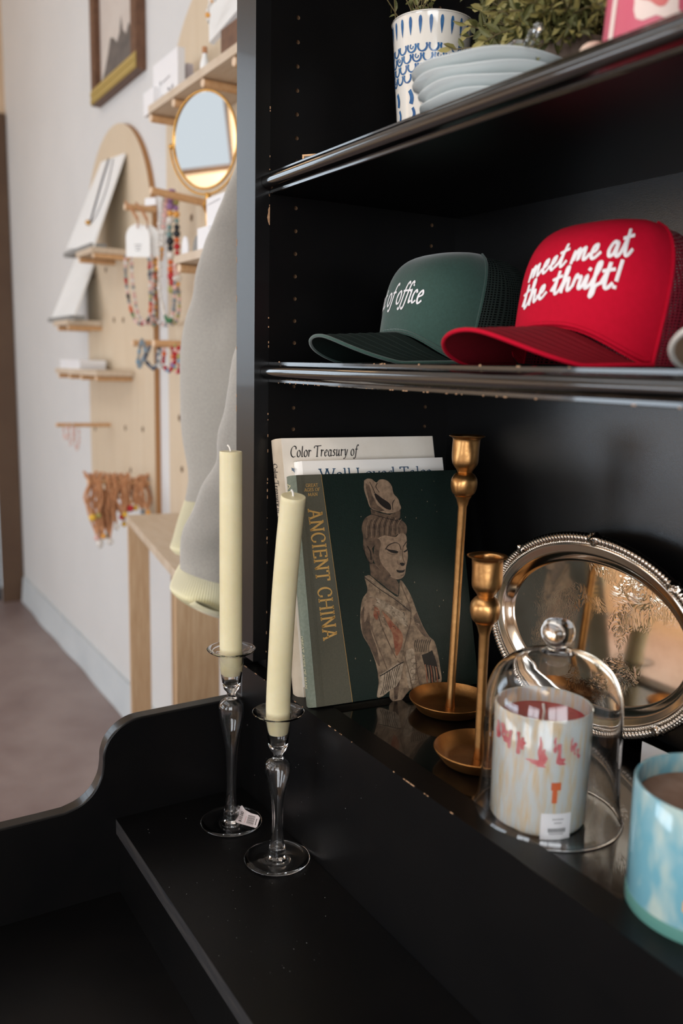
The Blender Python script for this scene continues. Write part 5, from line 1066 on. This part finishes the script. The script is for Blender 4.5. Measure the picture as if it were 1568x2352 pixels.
# left board: three shelves
def left_shelf(label, near, far, pegs, th=0.019):
    n_ = onY(near, YF + 0.02); fx = onY((far[0], far[1]), YF + 0.02).x; z = n_.z
    mb = MB(); mb.box((fx, YF + 0.02, z - th), (n_.x, YP - 0.002, z)); o = mb.build('shelf_board', [PINETOP], smooth=0, origin=(n_.x, 0.45, z)); tag(o, label, 'shelf board', gB)
    for k in pegs:
        x = fx + (n_.x - fx) * k; zz = z - th - 0.0098; mb = MB(); mb.tube([(x, YP, zz), (x, YF + 0.026, zz)], 0.0095, 12); mb.tube([(x, YF + 0.026, zz), (x, YF + 0.024, zz), (x, YF + 0.0237, zz)], [0.0095, 0.008, 0.0004], 12, 1); part(mb, 'peg', [PINE, PEGEND], P1, smooth=40)
    return fx, n_.x, z
s1 = left_shelf('wooden shelf board carrying the upper white necklace display on the far pegboard', (211, 566), (174, 583), (0.12, 0.97))
s2 = left_shelf('wooden shelf board carrying the lower white necklace display on the far pegboard', (154, 734), (122, 742), (0.25, 0.95))
s3 = left_shelf('lowest wooden shelf board with white papers on the far pegboard', (222, 851), (127, 853), (0.06, 0.34, 0.62, 0.95))
def slab(mb, q, th, mi=0):
    q = [Vector(p) for p in q]; n = (q[1] - q[0]).cross(q[3] - q[0]).normalized(); n = n if n.y > 0 else -n
    mb.add(q + [p + n * th for p in q], [(0,1,2,3), (7,6,5,4), (0,4,5,1), (1,5,6,2), (2,6,7,3), (3,7,4,0)], mi)
def necklace_display(px, yb, yt, base, label, cord):
    q = [onY(px[0], yb), onY(px[1], yb), onY(px[2], yt), onY(px[3], yt)]
    t = thing('necklace_display', label, 'necklace display', tuple((q[0] + q[1]) / 2), 'leaning white necklace displays')
    mb = MB(); slab(mb, q, 0.007); part(mb, 'display_board', OFFWHITE, t, smooth=0)
    mb = MB(); x0_, x1_ = min(q[0].x, q[1].x) - 0.02, max(q[0].x, q[1].x); mb.box((x0_, yb - 0.006, base + 0.0004), (x1_, yb + 0.05, base + 0.016)); part(mb, 'display_foot', GREY, t, smooth=0)
    return t, q
d1, q1 = necklace_display([(152, 572), (212, 568), (285, 352), (232, 372)], YF + 0.03, YP - 0.012, s1[2], 'white necklace display holding a dark cord with gold bead, leaning on the upper far shelf', True)
n1 = (q1[1] - q1[0]).cross(q1[3] - q1[0]).normalized(); n1 = n1 if n1.y < 0 else -n1
def ond(p, q, n, d=0.004): return onP(p, q[0], n) + n * d
mb = MB(); mb.tube(cr([ond(p, q1, n1) for p in ((252, 366), (238, 410), (222, 466), (209, 512))], 4), 0.0035, 6); mb.ball(ond((208, 514), q1, n1, 0.010), 0.010, 10, 1)
mb.tube(cr([ond(p, q1, n1) for p in ((262, 366), (248, 430), (226, 490), (210, 514))], 4), 0.0016, 6, 0)
o = mb.build('cord_necklace', [GREYINK, GOLD], smooth=60, origin=ond((252, 366), q1, n1)); tag(o, 'grey cord necklace with gold bead on the upper leaning white display', 'necklace')
d2, q2 = necklace_display([(116, 736), (166, 734), (214, 606), (174, 592)], YF + 0.03, YP - 0.012, s2[2], 'plain white necklace display leaning on the lower far shelf', False)
# papers on the lowest far shelf
mb = MB(); rn = random.Random(4)
for i in range(7):
    x = s3[0] + 0.03 + 0.01 * rn.random(); mb.box((x, YF + 0.03 + 0.006 * rn.random(), s3[2] + 0.0004 + i * 0.005), (x + 0.30, YF + 0.13, s3[2] + 0.005 + i * 0.005))
o = mb.build('paper_stack', WHITE, smooth=0, origin=(s3[0], YF, s3[2])); tag(o, 'stack of white papers on the lowest far shelf', 'papers')
# hang tags on the middle peg
def hang_tag(px_top, y, wpx, hpx, label):
    c = onY(px_top, y); s_ = (c - CAM).dot(R.col[2]) / F; w, h = wpx * s_ / 2 * 1.1, hpx * s_; fx = Vector((0.62, 0.785, 0)); nn_ = Vector((0.785, -0.62, 0))
    t = thing('hang_tag', label, 'tag', tuple(c), 'white arched hang tags')
    pts = [c + fx * (w * math.cos(g)) + Vector((0, 0, -w * 1.05 + w * math.sin(g) * 1.05)) for g in [PI * i / 18 for i in range(19)]] + [c + fx * -w + Vector((0, 0, -h)), c + fx * w + Vector((0, 0, -h))]
    mb = MB(); mb.prism(pts, nn_ * -0.004); part(mb, 'tag_card', OFFWHITE, t, smooth=0, recalc=True)
    mb = MB()
    for i in range(3): mb.add([c + fx * (w * (-0.3 + 0.05 * i)) + Vector((0, 0, -h * (0.62 + 0.08 * i))) + nn_ * 0.0006 for _ in (0,)] + [c + fx * (w * (0.3 - 0.05 * i)) + Vector((0, 0, -h * (0.62 + 0.08 * i))) + nn_ * 0.0006, c + fx * (w * (0.3 - 0.05 * i)) + Vector((0, 0, -h * (0.64 + 0.08 * i))) + nn_ * 0.0006, c + fx * (w * (-0.3 + 0.05 * i)) + Vector((0, 0, -h * (0.64 + 0.08 * i))) + nn_ * 0.0006], [(0, 1, 2, 3)])
    part(mb, 'print', GREYINK, t, smooth=0)
    mb = MB(); top = Vector((rB.x, c.y, rB.z + 0.012)); mb.tube(cr([c + Vector((0, 0, -0.012)) + nn_ * 0.004, c + Vector((0.004, 0, 0.02)) + nn_ * 0.006, top + nn_ * 0.011, top - nn_ * 0.012 + Vector((0, 0, -0.004)), c + Vector((-0.004, 0, 0.012))], 4), 0.0024, 6); part(mb, 'cord', LEATHER, t, smooth=60)
    return t
hang_tag((316, 514), 0.435, 52, 74, 'white arched hang tag in front on the peg of the far pegboard')
hang_tag((338, 516), 0.470, 50, 72, 'white arched hang tag behind the front one on the same peg')
# strands of beads
def strand(name, label, cat, px, y, cols, r, group, cordm=None, loop=True, step=None, dy=0.0):
    pts = [onY(p, y + dy * i / max(1, len(px) - 1)) for i, p in enumerate(px)]; c = cr(pts, 8); mb = MB(); names = sorted(set(cols)); step = step or r * 1.9
    acc = 0; k = 0; prev = c[0]; nxt = 0
    for p in c[1:]:
        d = (p - prev).length; pos = 0
        while acc + d >= nxt:
            tt_ = (nxt - acc) / d if d else 0; q = prev.lerp(p, tt_); mb.ball(q, r * (0.8 + 0.4 * ((k * 7) % 5) / 4), 7, names.index(cols[int(k * len(cols) / 400.0 * 400) % len(cols)] if False else cols[k % len(cols)])); k += 1; nxt += step
        acc += d; prev = p
    mb.tube(c, r * 0.25, 4, len(names))
    o = mb.build(name, [B[n] for n in names] + [cordm or B['grey']], smooth=60, origin=c[0]); return tag(o, label, cat, group)
gN = 'bead necklaces on the pegs'
ya = rA.y - 0.07
c1 = ['purple','purple','purple','amber','white','teal','teal','black','black','white','orange','orange','red','red','olive','white','purple','purple','white','navy','navy','orange','orange','pink','red','red','olive','olive','purple','purple']
strand('bead_necklace', 'chunky bead strand with purple, black, orange and red beads, in front on the upper peg', 'necklace', [(393, 440), (391, 470), (391, 505), (389, 530), (391, 560), (392, 600), (393, 630), (395, 655), (392, 672)], ya, c1, 0.0105, gN)
strand('bead_necklace', 'chunky bead strand with red and olive beads beside the purple one on the upper peg', 'necklace', [(398, 440), (402, 456), (405, 490), (406, 520), (406, 548), (407, 590), (408, 630), (409, 650), (402, 664)], ya + 0.015, c1[::-1][:3] + ['purple','amber','teal','black','black','orange','red','red','olive','olive','pink','white','amber','grey','red','red','olive'], 0.0095, gN)
strand('bead_necklace', 'amber coloured bead strand on the upper peg', 'necklace', [(384, 442), (378, 500), (374, 540), (372, 575), (365, 600), (361, 625)], ya - 0.01, ['pink'] * 7 + ['white'] * 3 + ['amber'] * 9, 0.0085, gN)
strand('bead_necklace', 'white bead strand with green beads at its lower end on the upper peg', 'necklace', [(376, 446), (368, 500), (364, 560), (367, 620), (366, 662), (370, 690), (378, 722), (388, 738), (397, 720), (401, 680), (402, 600)], ya - 0.02, ['white'] * 22 + ['white'] * 8 + ['green'] * 5 + ['white','pink','grey','grey','grey','pink','grey','pink','grey','white','pink','pink','pink','olive','grey','white'], 0.0065, gN)
strand('bead_necklace', 'thin grey and pink bead strand hanging lowest from the upper peg', 'necklace', [(404, 600), (400, 690), (394, 735), (380, 746), (362, 738), (353, 720), (350, 640)], ya + 0.02, ['pink', 'grey', 'grey', 'white'], 0.0055, gN)
strand('bead_necklace', 'thin olive and pink bead strand beside the sweatshirt', 'necklace', [(409, 655), (412, 700), (406, 735), (396, 744)], ya + 0.03, ['olive', 'pink', 'grey'], 0.0055, gN)
yb2 = 0.45
strand('bead_necklace', 'pale bead strand with red beads hanging below the white hang tags, outer one', 'necklace', [(288, 588), (289, 640), (296, 690), (303, 718), (312, 738), (326, 744), (341, 734), (346, 700), (344, 640), (342, 592)], yb2, ['grey','pink','white','pink','grey','navy','teal','red','red','grey','white','pink','black','black','grey','pink','orange','orange','red','green','olive'], 0.0058, gN)
strand('bead_necklace', 'pale pink and grey bead strand hanging below the white hang tags, inner one', 'necklace', [(302, 590), (304, 640), (310, 690), (318, 724), (330, 738), (344, 742), (352, 728), (352, 680), (350, 620), (346, 588)], yb2 + 0.02, ['pink', 'white', 'pink', 'grey', 'white', 'pink'], 0.0058, gN)
strand('bead_necklace', 'multicoloured bead strand close to the board edge below the hang tags', 'necklace', [(341, 560), (344, 620), (347, 680), (350, 735), (354, 748), (356, 700), (354, 600)], yb2 + 0.04, ['teal', 'orange', 'red', 'olive', 'navy', 'amber'], 0.0060, gN)
mb = MB(); mb.box((-0.02, -0.002, -0.010), (0.02, 0.002, 0.010), 0, Matrix.Translation(onY((346, 463), 0.39)) @ Matrix.Rotation(0.5, 4, 'Z')); o = mb.build('paper_tag', WHITE, smooth=0, origin=onY((346, 463), 0.39)); tag(o, 'small white paper tag at the tip of the upper peg', 'tag')
gR = 'bead bracelets on the lower pegs'
yc = 0.43
for nm, px, cols, y in (('grey bead bracelet hanging at the left of the lower pegs', [(326, 780), (321, 800), (318, 822), (317, 838), (322, 842), (327, 828), (333, 806), (330, 782)], ['grey', 'blue', 'grey'], 0.44),
    ('navy bead bracelet crossing the board edge', [(344, 796), (338, 810), (334, 826), (342, 838), (352, 846), (360, 836), (362, 818), (366, 798)], ['navy', 'navy', 'grey', 'black'], yc),
    ('pale grey bead bracelet right of the navy one', [(363, 796), (366, 815), (363, 838), (370, 842), (374, 820), (372, 796)], ['grey', 'white'], yc),
    ('pink bracelet with red beads at its lower end', [(376, 794), (377, 815), (375, 836), (382, 848), (389, 852), (394, 846), (397, 820), (395, 796)], ['purple', 'pink', 'orange', 'crimson', 'crimson', 'white', 'crimson', 'crimson', 'blue', 'blue', 'red', 'red'], yc - 0.01),
    ('red bead bracelet beside the sweatshirt', [(402, 794), (403, 815), (401, 842), (406, 854), (412, 850), (411, 820), (410, 796)], ['olive', 'pink', 'red', 'crimson', 'crimson', 'blue'], yc - 0.02)):
    strand('bead_bracelet', nm, 'bracelet', px, y, cols, 0.0062, gR)
for i, (x_, l) in enumerate(((150, 1008), (162, 1022), (176, 1034))):
    strand('pendant_cord', ('short', 'middle', 'long')[i] + ' pale pink corded charm hanging from the thin peg low on the far board', 'charm', [(x_ - 3, 972), (x_ - 4, (972 + l) / 2), (x_, l), (x_ + 6, (976 + l) / 2 + 4), (x_ + 4, 974)], fE.y + 0.03 + 0.03 * i, ['pink', 'pink', 'white'], 0.004, 'pale charms on the thin peg')
# leather cords with pendants on the lowest peg
rn = random.Random(31)
ends = [(212, 1185, 'yellow'), (226, 1180, 'olive'), (222, 1232, 'pink'), (229, 1244, 'white'), (238, 1228, 'amber'), (247, 1226, 'teal'), (252, 1240, 'white'), (257, 1190, 'white'), (268, 1205, 'white'), (279, 1184, 'red'), (287, 1178, 'yellow'), (299, 1164, 'red'), (311, 1163, 'yellow'), (285, 1200, 'yellow'), (328, 1172, 'grey'), (340, 1174, 'amber')]
words_ = ['round yellow', 'small olive', 'pale pink', 'white drop', 'amber', 'teal', 'long white', 'white tube', 'white shell', 'dark red', 'small yellow', 'bright red', 'mustard', 'low yellow', 'grey', 'tan']
for i, (ex, ey, cn) in enumerate(ends):
    f_ = (ex - 205) / 140; y = fG.y + (rG.y - fG.y) * min(0.95, max(0.04, f_ + rn.uniform(-0.05, 0.05))); tx = 205 + 138 * (y - fG.y) / (rG.y - fG.y)
    tp = onX((tx, 1107), fG.x); tp.y = y; tp.x = fG.x; tp.z = fG.z + (rG.z - fG.z) * (y - fG.y) / (rG.y - fG.y)
    e_ = onY((ex, ey), y - 0.012); t = thing('leather_cord_pendant', 'tan leather cord with a %s pendant on the lowest peg of the far board' % words_[i], 'pendant', tuple(e_), 'leather cord pendants on the lowest peg')
    mb = MB()
    for k in range(3):
        o_ = Vector((rn.uniform(-0.006, 0.006), rn.uniform(-0.02, 0.02), 0)); m1 = tp.lerp(e_, 0.45) + Vector((rn.uniform(-0.014, 0.014), rn.uniform(-0.02, 0.02), 0))
        mb.tube(cr([e_ + Vector((0, 0, 0.004)), m1 + o_ + Vector((0.010, -0.006, 0)), tp + Vector((0.013, 0, 0.002)) + o_ * 0.4, tp + Vector((0, rn.uniform(-0.02, 0.02), 0.013 + rn.uniform(0, 0.022))), tp + Vector((-0.013, 0, 0.0)), m1 + Vector((-0.012, 0.004, 0)) - o_, e_ + Vector((-0.002, 0, 0.006))], 4), 0.0036, 5)
    part(mb, 'cord', LEATHER, t, smooth=60)
    mb = MB(); mb.ball(e_ - Vector((0, 0, 0.006)), 0.0125 if i in (0, 3, 6, 11) else 0.0095, 12, 0, (1, 1, 1.5 if i in (3, 7, 8) else 1.0)); part(mb, 'pendant', B[cn], t, smooth=60)
# ------------------------------------------------------------------ table mirror and small goods on the right board's shelves
mc = onY((470, 322), 0.340); Nm = Vector((0.36, -0.930, -0.085)).normalized(); Xm = Vector((0, 0, 1)).cross(Nm).normalized(); Ym = Nm.cross(Xm); mr = 0.103
ms_ = onY((479, 470), 0.455)
t = thing('table_mirror', 'round table mirror in a thin brass ring on a brass stand', 'mirror', (mc.x, mc.y, zl2))
mb = MB(); mb.add([mc] + [mc + Xm * (mr * math.cos(2*PI*k/64)) + Ym * (mr * math.sin(2*PI*k/64)) for k in range(64)], [(0, 1 + k, 1 + (k+1) % 64) for k in range(64)]); part(mb, 'mirror_glass', MIRRORM, t, smooth=0)
def mring(rad, tr_, a0=0, a1=360, n=72, off=0.0): return [mc + Xm * (rad * math.cos(math.radians(a0 + (a1-a0)*k/n))) + Ym * (rad * math.sin(math.radians(a0 + (a1-a0)*k/n))) + Nm * off for k in range(n + 1)]
mb = MB(); mb.tube(mring(mr + 0.0012, 0, off=0.001), 0.0030, 8, cap=False); mb.lathe([(0, -0.004), (mr, -0.004), (mr, -0.0015)], 64, axis=lambda p: mc + Xm * p.x + Ym * p.y + Nm * p.z); part(mb, 'mirror_ring', GOLD, t, smooth=60)
mb = MB(); mb.tube(mring(mr + 0.014, 0, 178, 362, 48), 0.0026, 8); mb.ball(mc + Xm * (mr + 0.010), 0.007, 10); mb.ball(mc - Xm * (mr + 0.010), 0.007, 10); part(mb, 'yoke', GOLD, t, smooth=60)
yb_pt = mc - Ym * (mr + 0.014)
mb = MB(); zt_ = yb_pt.z; pz = zl2
mb.lathe([(0.036, pz + 0.0004), (0.038, pz + 0.004), (0.032, pz + 0.008), (0.012, pz + 0.013), (0.007, pz + 0.03), (0.006, zt_ - 0.045), (0.010, zt_ - 0.036), (0.0150, zt_ - 0.026), (0.010, zt_ - 0.015), (0.007, zt_ - 0.010), (0.007, zt_ + 0.003), (0, zt_ + 0.004)], 24, c=(yb_pt.x, yb_pt.y, 0)); part(mb, 'stand', GOLD, t, smooth=50)
def card(px, y, base_z, label, name, m, depth=0.02, cat='box', prints=None, ang=0.0):
    """upright box: px = left, right, top in the photograph; stands on base_z"""
    l, r, tp = px; a = onY((l, tp), y); dirx = Vector((math.cos(ang), math.sin(ang), 0)); nd = Vector((math.sin(ang), -math.cos(ang), 0))
    b_ = onP((r, tp), a, nd); w = (b_ - a).dot(dirx); h = a.z - base_z
    if h < 0.01: h = 0.02
    def q(u, v, d): return Vector((a.x, a.y, base_z + 0.0004)) + dirx * (u * w) + Vector((0, 0, v * h)) - nd * d
    t = thing(name, label, cat, tuple(q(0.5, 0, 0)))
    mb = MB(); mb.add([q(*p) for p in ((0,0,0),(1,0,0),(1,0,depth),(0,0,depth),(0,1,0),(1,1,0),(1,1,depth),(0,1,depth))], [(0,3,2,1),(4,5,6,7),(0,1,5,4),(1,2,6,5),(2,3,7,6),(3,0,4,7)]); part(mb, 'box_body', m, t, smooth=0)
    if prints:
        mb = MB()
        for pts in prints: mb.add([q(u, v, -0.0008) for u, v in pts], [tuple(range(len(pts)))])
        part(mb, 'print', GREYINK, t, smooth=0)
    return t
bf = lambda x, y, s_: [[(x, y), (x + s_, y + s_), (x + s_ * 1.3, y + s_ * 0.3)], [(x, y), (x - s_, y + s_), (x - s_ * 1.3, y + s_ * 0.3)], [(x, y), (x + s_, y - s_ * 0.8), (x + s_ * 0.3, y - s_)], [(x, y), (x - s_, y - s_ * 0.8), (x - s_ * 0.3, y - s_)]]
card((351, 408, 153), 0.42, zu, 'white card box printed with two grey butterflies on the upper wooden shelf', 'card_box', WHITE, prints=bf(0.30, 0.20, 0.10) + bf(0.72, 0.28, 0.09) + [[(0.3, 0.50), (0.34, 0.50), (0.34, 0.58), (0.3, 0.58)], [(0.40, 0.52), (0.7, 0.55), (0.7, 0.57), (0.4, 0.54)]])
card((329, 352, 216), 0.40, zu, 'low white card box at the far end of the upper wooden shelf', 'card_box', WHITE, depth=0.05)
card((408, 428, 160), 0.47, zu, 'lilac grey card box behind the butterfly box', 'card_box', LILAC)
bt_ = onY((470, 108), 0.43); t = thing('small_bottle', 'small clear bottle with brown stopper on the upper wooden shelf', 'bottle', (bt_.x, bt_.y, zu))
hb_ = max(0.03, bt_.z - zu); mb = MB(); mb.lathe([(0, 0.0005), (0.011, 0.0005), (0.0115, hb_ * 0.55), (0.006, hb_ * 0.75), (0.006, hb_ * 0.82), (0, hb_ * 0.82)], 16, c=(bt_.x, bt_.y, zu)); part(mb, 'bottle_body', OFFWHITE, t, smooth=50); mb = MB(); mb.lathe([(0, hb_ * 0.83), (0.0065, hb_ * 0.83), (0.0065, hb_), (0, hb_)], 12, c=(bt_.x, bt_.y, zu)); part(mb, 'stopper', LEATHER, t, smooth=50)
# white display tray tipped over a brown block built for the shadow under it
qa, qb, qc, qd = onY((480, 98), 0.40), onY((560, 6), 0.40), onY((560, -120), YP - 0.02), onY((478, -60), YP - 0.02)
t = thing('display_tray', 'white display tray tipped up over a brown shadow block on the upper wooden shelf', 'display tray', tuple((qa + qb) / 2))
mb = MB(); slab(mb, [qa, qb, qc, qd], 0.012); part(mb, 'tray_board', OFFWHITE, t, smooth=0)
w0, w1 = onY((507, 92), 0.395), onY((580, 40), 0.395); mb = MB(); mb.box((w0.x, 0.395, zu + 0.0005), (w1.x + 0.1, 0.44, onY((520, 60), 0.395).z)); part(mb, 'block', FRAMEM, t, smooth=0)
strand('pearl_strand', 'short white bead strand hanging over the white display tray', 'necklace', [(500, -10), (487, 2), (480, 14), (477, 28), (478, 42), (479, 54)], 0.39, ['white', 'white', 'white', 'amber'], 0.0055, None)
card((474, 520, 457), 0.30, zl2, 'white boxed trinket standing below the mirror', 'card_box', WHITE, depth=0.05, prints=[[(0.1, 0.86), (0.7, 0.9), (0.7, 0.91), (0.1, 0.87)]])
card((453, 480, 526), 0.292, zl2, 'low white box in front of the boxed trinket', 'card_box', WHITE, depth=0.03)
g0 = onY((447, 560), 0.32); mb = MB(); mb.prism([Vector((g0.x + 0.027 * math.cos(g), 0.325, zl2 + 0.0006 + 0.045 * math.sin(g))) for g in [PI * i / 16 for i in range(17)]], (0, 0.004, 0)); o = mb.build('half_round_card', GREY, smooth=0, origin=(g0.x, 0.325, zl2), recalc=True); tag(o, 'grey half round card left of the low white box', 'card')
g1 = onY((419, 530), 0.34); mb = MB(); mb.prism([Vector((g1.x + 0.02 * math.cos(g), 0.345, zl2 + 0.03 + 0.03 * math.sin(g))) for g in [PI * i / 16 for i in range(17)]] + [Vector((g1.x - 0.02, 0.345, zl2 + 0.0006)), Vector((g1.x + 0.02, 0.345, zl2 + 0.0006))], (0, 0.004, 0)); o = mb.build('arched_card', WHITE, smooth=0, origin=(g1.x, 0.345, zl2), recalc=True); tag(o, 'small white arched card at the end of the lower wooden shelf', 'card')
